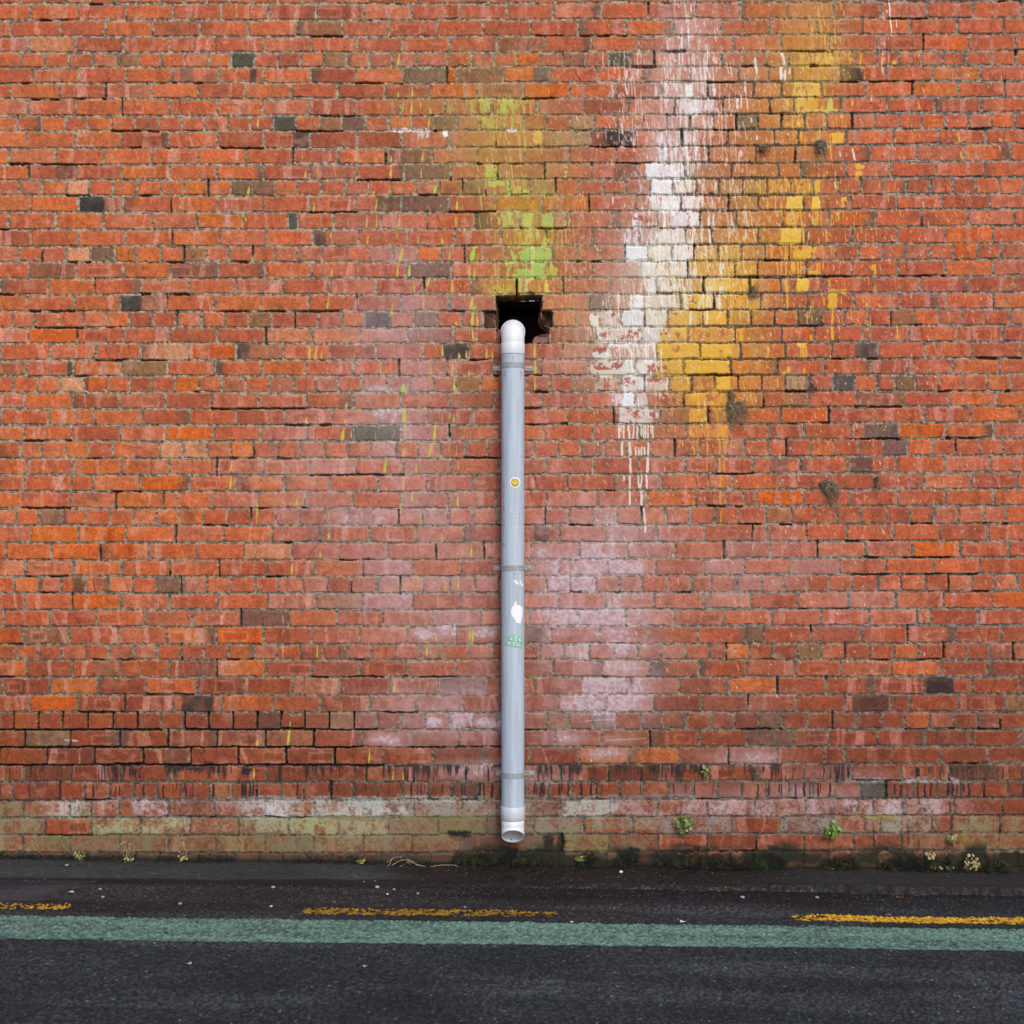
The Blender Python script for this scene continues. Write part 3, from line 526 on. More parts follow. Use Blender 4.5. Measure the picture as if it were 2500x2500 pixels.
STR = [(975,131,971,163,5),(973,225,971,240,5),(1007,215,1006,240,5),(1006,249,1004,277,6),(1050,265,1051,280,5),(1048,286,1046,314,4),(985,250,981,276,4),(871,373,870,395,2.5),(955,380,955,398,5),(1032,373,1031,395,5),(747,414,745,435,4),(955,404,953,436,6),(1029,410,1028,436,3),(1065,452,1059,474,6,1),(913,466,910,476,5),(952,452,950,476,2.5),
(921,485,916,513,4),(768,494,766,519,4.5),(1116,491,1116,513,6),(976,525,973,557,4),(896,525,895,557,4),(920,525,918,557,2.5),(1113,528,1113,553,4),(808,566,807,581,4),(899,572,896,597,4),(970,566,970,584,2.5),(1021,575,1021,597,3),(1078,580,1081,597,5),(983,606,976,639,7),(1160,600,1150,639,11,1),(1099,609,1096,637,3),(811,656,810,676,5),(972,645,970,678,4.5),(1001,648,997,678,8),(1049,675,1043,700,7),(1146,647,1146,678,5),(1104,684,1104,718,6),(1040,684,1040,718,3),(1010,684,1012,718,3),(1157,656,1158,678,4.5),(1028,250,1026,262,3),
(802,725,799,757,4.5),(958,743,956,773,5),(1035,722,1034,756,2.5),(1153,725,1149,756,8),(1160,747,1156,759,9,1),(1155,762,1152,799,8),(1166,770,1165,795,5),(1115,784,1113,796,5),(1152,799,1157,834,5.5),(1164,824,1162,837,4),(774,813,772,838,3),(756,844,755,877,6),(772,844,770,877,4),(785,858,785,877,3.5),(1080,844,1081,871,5),(1121,861,1121,875,6),(1139,856,1138,873,5),(1189,852,1188,877,5),(1202,855,1202,877,4),(930,886,929,917,2.5),(1052,886,1052,917,2.5),(1106,888,1104,919,5),(1145,905,1144,917,4),(985,938,982,959,10,1),(1110,927,1109,956,6),(846,981,845,997,5.5),(989,993,986,1035,9),(1100,1007,1097,1023,3.5),(1108,1014,1108,1031,5.5),(749,1020,747,1037,6),(843,1020,843,1037,3),
(839,1045,835,1076,9),(858,1051,858,1070,3.5),(989,1042,989,1073,3.5),(1064,1031,1060,1076,7),(1057,1080,1048,1113,5.5),(986,1094,984,1115,4.5),(943,1122,938,1157,7),(1017,1132,1016,1157,4),(1120,1126,1119,1146,3),(987,1160,984,1197,4.5),(981,1203,981,1238,4.5),(1006,1203,1006,1225,5),(1118,1209,1117,1239,5),(726,1212,725,1238,4),(1028,1250,1028,1278,2.5),(883,1247,883,1278,2),(978,1246,977,1254,5),(1305,840,1306,873,6),(1306,879,1307,916,7),(1306,920,1306,955,4.5),
(630,291,629,311,6),(608,457,606,476,6),(599,530,601,540,5),(566,1124,564,1147,4),(564,1163,562,1194,6),(628,1209,627,1278,2.5),(629,1807,626,1822,6),(709,1763,702,1822,5.5),(964,1665,963,1693,5),(714,1375,712,1402,6),(782,1346,781,1364,4),(1152,1328,1151,1362,4),(1087,1418,1087,1443,3),(1120,1412,1119,1440,4),(1155,1536,1154,1570,5),(1147,1536,1147,1561,4),(1042,1575,1041,1601,4.5),(775,1576,774,1607,3.5),(902,1828,901,1864,3.5),(1443,1853,1443,1862,4),(621,1876,620,1900,5),(960,1885,959,1905,3),(985,1885,984,1904,3),(1079,1300,1078,1325,3),(804,1300,803,1316,5),(1065,1550,1064,1566,4)]
for q in STR:
    stroke(q[0], q[1], q[2], q[3], q[4], (176, 226, 72) if len(q) > 5 else random.choice([(208,206,76),(200,204,70),(214,196,92)]), .92, .3)
for _ in range(190):
    x = rng.normal(1010, 110); y = rng.uniform(330, 1800); L = rng.uniform(8, 30)
    if 1215 < x < 1290: continue
    stroke(x, y, x - rng.uniform(0, 1.5), y + L, rng.uniform(1.6, 2.8), (216, 176, 110), .6, .5)
# white and yellow runs
def Q(zx, zy, blk): return {'A3': (1300, 100), 'A4': (1800, 100), 'B3': (1300, 700), 'B4': (1800, 700)}[blk][0] + zx * Z, {'A3': (1300, 100), 'A4': (1800, 100), 'B3': (1300, 700), 'B4': (1800, 700)}[blk][1] + zy * Z
def runs(blk, lst, rgb, a=.95):
    for q in lst:
        x, y = Q(q[0], q[1], blk); x2, y2 = Q(q[4] if len(q) > 4 else q[0], q[2], blk)
        stroke(x, y, x2, y2, q[3] * Z * 1.15, rgb, a, .8, 1.6)
runs('B3', [(680,1085,1195,12),(705,1085,1140,10,690),(718,1085,1195,12),(755,1085,1195,14,765),(800,1085,1195,10,790),(825,1085,1195,12),(855,1085,1170,12),(875,1085,1195,10),(890,1085,1195,10),(908,1085,1195,12),(932,1085,1150,8),(945,1085,1195,10),
  (705,1220,1330,16),(760,1220,1330,22,768),(812,1255,1325,12),(835,1260,1325,12),(858,1255,1330,12),(880,1260,1325,12),(910,1225,1330,14),(768,1350,1462,16,772),(905,1345,1465,20),(720,1480,1530,12),(765,1485,1600,14),(830,1485,1580,12,840),(860,1485,1590,12,850),(898,1478,1590,14),(765,1605,1725,14),(855,1605,1725,14,858),(870,1640,1700,10,850),(875,1745,1870,14,888),(886,1875,1932,14),
  (1195,0,50,14),(1240,0,50,12,1255),(1375,0,60,14),(1400,0,60,12),(1480,0,50,22),(1195,60,175,16,1205),(1310,120,175,16),(1380,60,175,14,1372),(1400,60,175,10),(1470,60,175,18),(1110,100,175,10),(1245,195,300,16,1240),(1375,195,300,12,1370),(1245,60,100,10)], (238,232,216))
runs('A3', [(1125,1610,1735,22,1118),(1160,1610,1660,12),(1215,1490,1735,16,1210),(1390,1480,1590,14,1400),(1250,1560,1600,16),(1360,1610,1690,12,1368),(1520,1610,1660,10),(1480,1620,1720,14),(1475,1745,1850,22,1480),(1500,1745,1790,14),(1280,1790,1850,30),(1115,1745,1855,18),(1190,1740,1860,16),(1425,1365,1455,12,1420),(1385,1380,1450,18),(1300,1270,1330,22),(1560,1370,1450,8,1570),(905,975,1075,18),(925,975,1050,8),(960,975,1075,30),(985,975,1040,10),
  (740,230,290,12),(826,225,270,8),(785,275,295,10),(740,370,420,10),(970,365,430,8,975),(1228,360,415,22),(1435,375,430,18,1430),(1670,360,400,14),(1755,130,250,10,1765),(1690,470,530,8),(1015,720,800,20),(1040,850,950,18),(1765,740,780,12),(1640,860,910,14),(632,1230,1280,10),(1720,600,640,10),(1440,1110,1170,12),(1240,480,560,8,1250),(1300,480,540,10)], (236,236,240))
runs('B3', [(1470,1085,1200,14),(1490,1085,1200,12),(1515,1085,1200,16),(1370,1085,1200,10,1380),(1372,1215,1325,12,1378),(1472,1215,1325,16),(1515,1215,1325,20),(1370,1345,1450,10,1372),(1470,1345,1460,16),(1508,1345,1460,12),(1478,1480,1585,16),(1478,1605,1720,16),(1482,1765,1865,10)], (226,152,60))
runs('A4', [(380,1600,1720,12),(400,1600,1720,10),(347,1740,1830,10),(385,1740,1840,10),(440,1740,1810,30),(475,1740,1850,14,480),(500,1740,1850,12),(460,1620,1720,12),(625,1110,1200,14,632),(618,1330,1450,12),(632,1330,1450,10),(830,1235,1320,14),(630,1745,1830,12),(645,1740,1830,10),(675,1740,1800,8),(560,1520,1560,10),(700,1500,1575,12,705),(615,1620,1660,12),(735,1400,1455,12),(1085,1760,1850,16),(1065,1760,1800,20),(720,1870,1925,16,725),(560,1870,1932,10),(385,1870,1932,10),(945,965,1010,16),(640,1550,1600,8),(975,100,210,12,965),(1000,270,300,8),(905,460,510,14),(1420,470,540,10,1430),(1240,760,800,12),(1755,870,930,12,1768),(1735,720,800,14,1750),(1235,160,185,30),(800,230,275,18),(790,1120,1160,10)], YE)
runs('A4', [(348,90,130,20,365),(365,130,200,20,370),(345,200,300,22),(375,230,310,16),(412,215,260,12),(905,845,940,14,925),(135,130,260,10,150),(765,1110,1160,8,775),(1460,1260,1310,5,1465)], (238,232,232))
runs('B4', [(750,60,175,44),(725,60,170,14),(778,60,165,12),(750,175,300,14,746),(745,310,420,20,750),(390,0,170,14,395),(470,0,40,16),(510,0,40,30),(500,455,560,10),(520,455,560,14),(543,470,560,12,540),(403,640,690,12),(528,640,680,12),(1258,310,400,10,1262),(800,255,290,8),(318,715,790,12),(580,380,425,16),(240,470,550,14),(682,80,150,10),(820,85,140,8),(1020,120,160,12),(1110,130,165,10,1125),(712,330,370,8)], YE)
P(1960,1990,602,628,.9,YE,4); P(1937,1967,610,632,1.0,YE,4); P(2022,2066,709,714,1.2,YE,3); P(2021,2041,719,752,.9,YE,3); P(1948,1966,838,848,1.2,YE,3); P(1919,1931,896,906,1.2,YE,3); P(1906,1918,908,914,.9,YE,3); P(1975,1995,660,672,.9,YE,3); P(1930,1945,650,665,.6,YE,4)
# more runs scattered through the spill so that it does not follow the bricks
SPILL = [(1630,1700,-20,240,30,(244,234,236)),(1660,1760,60,330,50,WH),(1580,1680,380,470,40,WH),(1560,1660,600,700,40,WH),(1490,1600,760,860,40,WH),(1960,2060,-20,130,40,(232,190,90)),(2140,2180,-20,140,10,WH),(1650,1720,240,280,18,WH),(1600,1720,330,400,30,WH),(1580,1700,400,480,60,WH),(1560,1710,480,600,90,WH),(1540,1700,600,720,90,CREAM),(1450,1640,720,840,60,CREAM),(1500,1620,840,960,40,WH),(1640,1800,560,720,45,(246,232,206)),(1700,1860,440,640,40,(240,214,170)),(1690,1850,640,760,40,(248,222,150)),
         (1620,1800,760,960,50,(246,196,70)),(1700,1860,600,760,45,(240,184,60)),(1640,1790,940,1080,45,(240,176,56)),(1860,2010,430,640,60,(244,190,60)),(1920,2010,640,760,22,(244,184,60)),(1930,2060,130,330,60,(232,186,80)),(1470,1600,130,340,60,(236,206,200)),(1560,1800,130,330,110,(244,228,224)),(1700,1860,300,560,80,(236,206,186)),
         (1180,1350,430,700,60,(188,206,96)),(1150,1320,240,420,40,(206,192,96)),(1300,1440,560,900,60,(216,170,120)),(1340,1470,480,700,40,(220,170,130)),(2000,2200,300,760,50,(240,176,70))]
for x0, x1, y0, y1, n_, c_ in SPILL:
    for _ in range(int(n_ * 1.7)):
        x = rng.normal((x0 + x1) / 2, (x1 - x0) * .28); y = rng.uniform(y0 - 12, y1 + 12); L = rng.exponential(15) + 3; kk = np.array(c_) + rng.normal(0, 5)
        stroke(x, y, x + rng.normal(0, .5) + L * rng.uniform(0, .12), y + L, rng.uniform(1.6, 3.6), tuple(kk), rng.uniform(.55, .95), .6, 2)
# fine spatter
for _ in range(5200):
    r_ = rng.random()
    if r_ < .5: x, y = rng.normal(1740, 170), rng.normal(520, 300)
    elif r_ < .9: x, y = rng.uniform(1450, 2450), rng.uniform(120, 1700)
    else: x, y = rng.normal(1200, 120), rng.uniform(130, 800)
    if y > 1300 and rng.random() < .45: continue
    if y > 1740 or y < -20: continue
    c = random.choice([(238,214,196),(240,224,214),(232,190,160),(236,196,120)]) if x > 1400 else (222, 180, 110)
    ln = rng.uniform(1.5, 7) if rng.random() < .85 else rng.uniform(7, 14); dxs = ln * rng.uniform(.05, .45)
    stroke(x, y, x + dxs, y + ln, rng.uniform(1.5, 2.7), c, rng.uniform(.45, .95), .6, 0)
# black tar runs under the eleventh course from the foot
tar = (34, 28, 30)
BANDS = [(300,352,.5),(415,525,1.2),(545,650,.8),(700,730,.8),(770,1010,.9),(1020,1222,1.1),(1285,1480,.9),(1540,1600,.8),(1600,1780,.9),(1785,1960,.7),(1970,2078,1.1),(2210,2300,.6),(2320,2500,.9),(-200,300,.4),(2500,3200,.7)]
TB = ss(.5, .72, vn(XX / 38, XX * 0, 55)) * (1 - ss(2085, 2110, XX)) + .5 * ss(2085, 2110, XX) * ss(.5, .8, vn(XX / 30, XX * 0, 56))
s = sl(-700, 3200, 1862, 1912); q_ = (YY[s] - BL[BL.index(1868)] + tx[s] * 4) / 40.0
m = TB[s] * ss(-.02, .04, q_) * (1 - ss(.55, 1.05, q_ + .9 * (vn(XX[s] / 4.5, XX[s] * 0, 57) - .5))) * ss(.38, .62, vn(XX[s] / 3.6, YY[s] / 60, 58) * .75 + .25 * (1 - q_)); mixto(m * .8, (44, 36, 38), s)
for x0, x1, dn in BANDS:
    for _ in range(int((x1 - x0) / 11 * dn)):
        x = rng.uniform(x0, x1); y0 = rng.uniform(1868, 1874); L = min(38, rng.exponential(18) + 5)
        stroke(x, y0, x + rng.normal(0, .8), y0 + L, rng.choice([1.8, 2.4, 3.2, 5.6]), tar, rng.uniform(.45, .97), rng.uniform(.3, .9), 3.5)
    for _ in range(int((x1 - x0) / 30 * dn)):
        x = rng.uniform(x0, x1); y0 = 1911
        stroke(x, y0 + rng.uniform(0, 3), x + rng.normal(0, .8), y0 + rng.uniform(18, 38), rng.uniform(1.8, 4), tar, rng.uniform(.6, .95), .75, 2)
s = sl(400, 1225, 1862, 1882); m = ss(1866, 1869, YY[s]) * (1 - ss(1870, 1877, YY[s] + 9 * (n2[s] - .5))) * ss(.42, .62, vn(XX[s] / 45, XX[s] * 0, 8)) * .9; mixto(m, (44, 38, 42), s)
s = sl(1225, 2100, 1862, 1876); m = ss(1863, 1865, YY[s]) * (1 - ss(1866, 1870, YY[s] + 5 * (n2[s] - .5))) * ss(.5, .7, vn(XX[s] / 45, XX[s] * 0, 9)) * .8; mixto(m, (60, 52, 56), s)
P(420,530,1869,1880,.9,tar,6); P(325,345,1876,1900,.7,tar,4); P(590,612,1876,1890,.9,tar,4); P(2236,2246,1875,1895,.95,tar,3)
for x, y0, y1, w in ((227,1915,1948,4),(281,1920,1948,3),(291,1918,1948,3),(350,1915,1952,4.5),(398,1915,1948,4),(452,1912,1950,4),(521,1915,1953,6),(592,1912,1948,6),(600,1912,1948,5),(610,1912,1948,5),(618,1912,1946,4),(224,1958,1990,3),(727,1912,1950,4),(1004,1912,1948,5),(1171,1912,1948,7),(1181,1912,1948,5),(1202,1912,1948,6),(1305,1912,1946,5),(1321,1912,1945,5),(1327,1912,1945,4),(1366,1914,1940,5),(1372,1912,1930,4),(1388,1912,1946,5),(1419,1912,1948,6),(1442,1912,1948,5),(1456,1912,1946,3),
      (1850,1914,1946,4),(1902,1914,1935,4),(1943,1914,1945,4),(1964,1912,1944,6),(1997,1912,1944,5),(2026,1912,1943,4),(2185,1914,1940,4),(2200,1912,1944,5),(2241,1912,1945,5),(2258,1912,1945,5),(2273,1912,1943,5),(2315,1912,1942,7),(2325,1912,1942,6),(2365,1912,1940,6),(2352,1912,1930,5),
      (2039,1955,1985,3.5),(2068,1958,1986,3.5),(2080,1958,1986,3),(2134,1955,1986,6),(2188,1955,1985,3),(2202,1950,2076,5),(2213,1950,1990,4),(2243,1952,1985,5),(2257,1950,1985,5),(2320,1955,1985,5),(2133,1995,2030,5),(2112,1995,2028,3.5),(2191,1994,2028,4),(2218,1994,2062,4),(2241,1994,2030,5),(2254,1994,2008,3.5),(2323,1994,2026,6),(2366,1994,2026,4),(2134,2038,2068,5),(2243,2040,2072,4),(1665,1960,1990,3.5),(1417,1955,1965,4)):
    stroke(x, y0, x + rng.normal(0, .8), y1, w * 1.1, tar, .9, .8, 3)
# lime crust and algae along the foot
ALG = (150, 148, 92); CRU = (196, 196, 192); GRY = (140, 132, 116)
def wash(x0, x1, y0, y1, a, rgb, soft=18, n=None):
    gy_ = sum(rgb) / 3.0; rgb = tuple((c_ + (gy_ - c_) * .12) * 1.03 for c_ in rgb); a = a * 1.05
    s = sl(x0 - soft, x1 + soft, y0 - 8, y1 + 8); X, Y = XX[s] + WX[s] * 3, YY[s] + WY[s] * 2
    m = ss(x0 - soft, x0 + soft, X) * (1 - ss(x1 - soft, x1 + soft, X)) * ss(y0 - 6, y0 + 5, Y) * (1 - ss(y1 - 5, y1 + 6, Y))
    nn = sharp(.3 * n2[s] + .45 * n1[s] + .25 * nf[s], 3.6) if n is None else n[s]
    m = m * np.where(ISB[s] > .45, 1, .62)
    mixto(np.clip(m * a * (.30 + 1.0 * nn) * (.55 + .85 * sharp(PWX[s], 2.4)), 0, .95), rgb, s)
for q in ((560,1290,1950,1998,.6,(176,172,162)),(1290,2420,1948,1996,.16,(178,160,166)),(230,1500,1996,2040,.22,(150,148,104)),(90,1500,2038,2084,.3,(118,108,74)),(1900,2420,1996,2084,.12,(140,120,104)),(100,1500,2082,2110,.5,(92,82,62)),(100,200,1955,1995,.75,CRU),(320,410,1955,1995,.7,(190,184,196)),(640,700,1955,1995,.8,CRU),(180,300,1955,1996,.3,CRU),(420,640,1955,1996,.35,(186,160,160)),(770,1000,1955,1995,.85,(184,184,176)),(1000,1230,1955,1995,.75,(150,144,134)),(1280,1380,1955,1995,.6,(140,132,114)),(1370,1500,1955,1995,1.0,(176,176,164)),(1500,1720,1955,1993,.5,(182,164,174)),(1730,1960,1953,1990,.5,(190,180,184)),(1970,2360,1953,1990,.62,(186,172,178)),(1230,1290,1880,2000,.35,CRU),
          (225,345,1998,2038,.85,(164,164,118)),(345,460,1998,2038,.75,(172,168,128)),(460,580,1998,2030,.45,(168,150,134)),(585,700,1998,2038,.9,(158,160,124)),(700,830,1998,2038,.95,(160,162,112)),(830,950,1998,2038,.9,(162,158,122)),(950,1180,1998,2038,.75,(136,120,92)),(1180,1240,1998,2038,.8,(110,104,84)),(1280,1430,1998,2036,.85,(140,130,106)),(1430,1600,1998,2025,.75,(150,138,112)),(1600,1790,1996,2034,.75,(150,132,130)),(1905,2050,1996,2034,.8,(150,140,136)),(2050,2150,1996,2034,.6,(166,130,104)),(2150,2290,1994,2034,.85,(156,148,122)),(2330,2420,1994,2034,.75,(150,140,100)),
          (100,170,2040,2080,.9,(126,122,80)),(170,300,2040,2080,.7,(136,110,86)),(300,420,2040,2080,.85,(128,114,78)),(420,530,2040,2080,.75,(132,112,74)),(530,660,2040,2080,.95,(138,124,72)),(660,770,2040,2080,.95,(124,114,82)),(770,900,2040,2080,.9,(142,126,84)),(900,1010,2040,2080,.85,(136,120,92)),(1010,1130,2040,2080,.8,(132,112,78)),(1130,1240,2040,2080,.6,(100,80,68)),(1280,1340,2040,2080,.8,(116,106,84)),(1375,1490,2040,2078,.95,(134,126,74)),(1490,1600,2040,2078,.6,(130,112,78)),(2210,2330,2036,2076,.6,(134,110,70)),(2350,2375,2030,2076,.9,(140,124,52)),
          (800,1230,1994,2000,1.2,(126,118,72)),(1050,1180,1994,2004,1.2,(122,116,60)),(220,700,2036,2042,1.1,(108,102,70)),(1125,1135,1955,2040,1,(126,118,72)),(1065,1180,2020,2034,.9,(124,116,72)),(2050,2180,1988,1996,1.1,(150,140,70)),(120,230,1985,2000,.5,(150,146,96)),(600,1200,1945,1958,.8,(160,160,156)),(1290,1700,1942,1954,.7,(150,150,148)),(2060,2350,1900,1912,.8,(176,176,178)),(240,800,1948,1956,.6,(150,146,150))):
    wash(*q)
wash(-700, 100, 1955, 2080, .7, (140,130,96)); wash(2376, 3200, 1996, 2080, .6, (140,124,84))
# damp, mossy foot of the wall
mz = np.clip(ss(2078, 2092, YY + 8 * (n2 - .5)) * .82 + ss(2098, 2118, YY + 16 * (n2 - .5)) * .5 * ss(1000, 1200, XX), 0, 1)
mixto(mz * (.55 + .4 * sharp(n2, 3)) * np.where(ISB > .5, .8, 1), (46, 44, 34))
mm = ss(.44, .66, fb(XX / 45, YY / 22, 61, 3) + .16 * ss(2040, 2110, YY)) * ss(2050, 2086, YY + 30 * (vn(XX / 60, XX * 0, 62) - .5)) * ss(1080, 1200, XX) * .9
mixto(mm, (30, 32, 20)); mg = mm * sharp(n1, 3) * ss(.5, .8, n2) ; mixto(mg * .5, (60, 74, 28))
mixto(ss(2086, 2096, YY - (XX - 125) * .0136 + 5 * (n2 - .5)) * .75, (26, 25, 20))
for q in ((1328,1352,2036,2082),(1362,1378,2036,2082),(1225,1262,2070,2090),(1535,1560,2072,2086),(1098,1150,2030,2042),(1290,1330,2076,2086)):
    wash(q[0], q[1], q[2], q[3], 1.2, (34, 34, 22), 5)
s = sl(1150, 1280, 2090, 2118); mixto(ss(.5, .8, n2[s]) * .6, (150, 84, 40), s)
# old writing, a scratched line, plug holes
for (ya, yb, a_) in ((1124,1156,.7),(1188,1197,.8),(1214,1238,.55),(1250,1262,.4),(1288,1320,.5),(1338,1352,.6),(1412,1424,.4),(1456,1470,.5),(1503,1522,.7),(1537,1546,.7),(1576,1604,.75)):
    y = ya
    while y < yb:
        w_ = rng.uniform(2, 4.5)
        stroke(689 + rng.normal(0, .8), y, 693 + rng.normal(0, 1.6), y + w_, 1.7, (226, 208, 214), a_, .8, 0); y += w_ + .6
for i in range(8): stroke(128 + i * 4.2, 1498 + i * 9, 133 + i * 4.2, 1509 + i * 9, 5, (206, 160, 156), .45, .8, 1)
stroke(1430, 1760, 1500, 1756, 1.8, (226,206,206), .7, .9, 0); stroke(1480,1808,1575,1803,1.6,(226,214,206),.7,.9,0); stroke(158,1806,190,1808,5,(226,218,222),.7,.5,3)
for hx, hy in ((1209,710),(1345,708),(1210,849),(1347.5,845)):
    s = sl(hx - 5, hx + 5, hy - 5, hy + 5); q = np.hypot(XX[s] - hx, YY[s] - hy); mixto(ss(3.4, 2.6, q), (214,210,206), s); mixto(ss(2.2, 1.4, q), (24,20,18), s); H[s] = H[s] - .012 * ss(2.2, 1.2, q)

# ---- broken brickwork round the hole
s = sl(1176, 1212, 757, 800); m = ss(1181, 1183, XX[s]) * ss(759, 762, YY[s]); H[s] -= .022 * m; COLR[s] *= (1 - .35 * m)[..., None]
s = sl(1208, 1226, 799, 840); m = ss(1211, 1213, XX[s]) * ss(802, 804, YY[s]) * (YY[s] < 838); H[s] -= .018 * m; mixto(m * .8, (160, 84, 62), s)
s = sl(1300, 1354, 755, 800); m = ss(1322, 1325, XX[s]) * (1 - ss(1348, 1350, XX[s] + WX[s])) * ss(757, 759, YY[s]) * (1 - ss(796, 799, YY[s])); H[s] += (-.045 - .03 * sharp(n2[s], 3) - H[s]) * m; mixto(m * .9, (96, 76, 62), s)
s = sl(1298, 1344, 814, 842); m = ss(1304, 1307, XX[s]) * (1 - ss(1338, 1341, XX[s])) * ss(818, 821, YY[s] + WY[s] - (1322 - XX[s]) * .06) * (1 - ss(836, 838.5, YY[s])); H[s] += (-.014 + .004 * n1[s] - H[s]) * m; mixto(m * .95, (136, 112, 104), s)
s = sl(1256, 1266, 680, 722); m = ss(2.6, 1.4, np.abs(XX[s] - 1261)); H[s] -= .05 * m; mixto(m * .9, (40, 34, 30), s)
HOLE = [(1209.5,721),(1325,720),(1324,757),(1319,772),(1326,789),(1340,800),(1340,815),(1306,820),(1302,838.5),(1222,838.5),(1221,804),(1211,800)]
s = sl(1195, 1360, 712, 848); X = XX[s] + (n1[s] - .5) * 5 + (n2[s] - .5) * 4; Y = YY[s] + (n2[s] - .5) * 3.5 + (n1[s] - .5) * 3
ins = np.zeros(X.shape, bool); dist = np.full(X.shape, 1e9)
for i in range(len(HOLE)):
    (ax, ay), (bx_, by_) = HOLE[i], HOLE[(i + 1) % len(HOLE)]
    cnd = ((ay > Y) != (by_ > Y)) & (X < (bx_ - ax) * (Y - ay) / (by_ - ay + 1e-9) + ax); ins ^= cnd
    t = np.clip(((X - ax) * (bx_ - ax) + (Y - ay) * (by_ - ay)) / ((bx_ - ax) ** 2 + (by_ - ay) ** 2), 0, 1)
    dist = np.minimum(dist, np.hypot(X - ax - t * (bx_ - ax), Y - ay - t * (by_ - ay)))
di = np.where(ins, dist, 0)
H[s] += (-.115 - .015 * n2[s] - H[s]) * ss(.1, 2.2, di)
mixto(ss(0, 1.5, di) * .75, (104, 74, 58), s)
HD = np.zeros((NY, NX), np.float32); HD[s] = di

# ---- build the wall
COLR = np.clip(COLR, 8, 250)
ALB = (lin(COLR) * KALB).astype(np.float32)
PX = (XX - 1250) / S; PZ = CAM_H - (YY - 1250) / S
P3 = np.stack([PX, -H, PZ], -1)
P3[:, 0, 1] = .36; P3[:, -1, 1] = .36; P3[0, :, 1] = .36
hm_ = HD > 4.2
keep = ~(hm_[:-1, :-1] & hm_[1:, :-1] & hm_[1:, 1:] & hm_[:-1, 1:])
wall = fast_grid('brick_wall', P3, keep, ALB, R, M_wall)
tag(wall, 'tall weathered red brick wall with spilled white and yellow paint, pink lime bloom and a mossy foot', 'wall')
# dark void behind the broken opening
M_void = mat_simple('dark_brick', alb(92, 74, 62), .95, .35, 30, bump=.6)  # dark brown brick tone all round the void
def wp(X, Y, y=0.0): return ((X - 1250) / S, y, CAM_H - (Y - 1250) / S)
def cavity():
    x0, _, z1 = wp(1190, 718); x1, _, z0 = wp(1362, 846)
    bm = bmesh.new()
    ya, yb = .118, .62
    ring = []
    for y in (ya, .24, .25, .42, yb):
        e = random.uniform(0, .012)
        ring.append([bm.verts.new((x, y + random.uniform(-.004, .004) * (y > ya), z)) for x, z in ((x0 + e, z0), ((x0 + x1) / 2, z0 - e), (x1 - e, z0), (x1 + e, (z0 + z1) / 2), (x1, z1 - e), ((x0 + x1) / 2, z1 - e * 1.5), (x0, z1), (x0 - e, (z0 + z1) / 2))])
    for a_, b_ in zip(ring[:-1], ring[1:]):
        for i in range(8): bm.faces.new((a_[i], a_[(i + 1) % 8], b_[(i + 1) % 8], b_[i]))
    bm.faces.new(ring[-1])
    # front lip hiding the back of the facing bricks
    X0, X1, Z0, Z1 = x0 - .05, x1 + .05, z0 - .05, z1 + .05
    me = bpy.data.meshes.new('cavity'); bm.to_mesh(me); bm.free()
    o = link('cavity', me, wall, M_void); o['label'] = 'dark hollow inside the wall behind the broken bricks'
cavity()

# ------------------------------------------------------------------ ground
def z_pave(x): return -0.013 - 0.0137 * x
def z_road(x): return -0.040 - 0.0225 * x
def kerb_d(x): return 0.290 - 0.020 * x
gx = np.concatenate([np.arange(-8, -2.75, .05), np.arange(-2.75, 2.75, .0042), np.arange(2.75, 8, .05)])
gy = np.concatenate([np.arange(-.06, .20, .0045), np.arange(.20, .40, .0022), np.arange(.40, .44, .0045)])
GX, GD = np.meshgrid(gx, gy)
kd = kerb_d(GX) + (fb(GX * 9, GX * 0, 71, 3) - .5) * .035 + (fb(GX * 30, GX * 0, 72, 2) - .5) * .006
drop = ss(-.040, .036, GD - kd + .006 * (fb(GX * 55, GD * 55, 78, 2) - .5))
pn = fb(GX * 60, GD * 60, 73, 3); pb = fb(GX * 3, GD * 5, 74, 2)
zp = z_pave(GX) + (pb - .5) * .014 + (pn - .5) * .0035 - .006 * ss(.12, .0, kd - GD) - GD * .01
zr = z_road(GX) - .03
PZg = zp * (1 - drop) + zr * drop + drop * (1 - drop) * 4 * (fb(GX * 120, GD * 260, 75, 2) - .5) * .006
wetm = ss(-.75, -.38, GX + .25 * (fb(GX * 5, GD * 9, 76, 2) - .5)) * (1 - ss(.9, 1.6, GX) * .45)
pc = np.ones(GX.shape + (3,), np.float32) * np.array((56, 57, 59), np.float32)
pc *= (.78 + .5 * pn)[..., None] * (.8 + .4 * pb)[..., None]
pc += (np.array((33, 29, 28), np.float32) - pc) * (wetm * .9)[..., None]
pc += (np.array((22, 21, 18), np.float32) - pc) * (ss(-.046, -.026, GD - kd + .008 * (pn - .5)) * .95)[..., None]
pc *= (1 - .6 * drop * ss(.4, .6, fb(GX * 130, GD * 300, 77, 2)))[..., None]
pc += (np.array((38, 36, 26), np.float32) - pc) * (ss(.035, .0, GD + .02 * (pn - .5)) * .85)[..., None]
spk = (hashl(np.floor(GX / .0042), np.floor(GD / .0045), 5) > .9975); pc = np.where(spk[..., None], np.array((150, 146, 138), np.float32), pc)
prough = .82 - .42 * wetm * ss(.35, .6, pn)
GP = np.stack([GX, -GD, PZg], -1)
fl = lambda A: A[::-1]
pave = fast_grid('pavement', fl(GP), None, fl((lin(pc) * KALB).astype(np.float32)), fl(prough), M_pave); tag(pave, kind='structure')

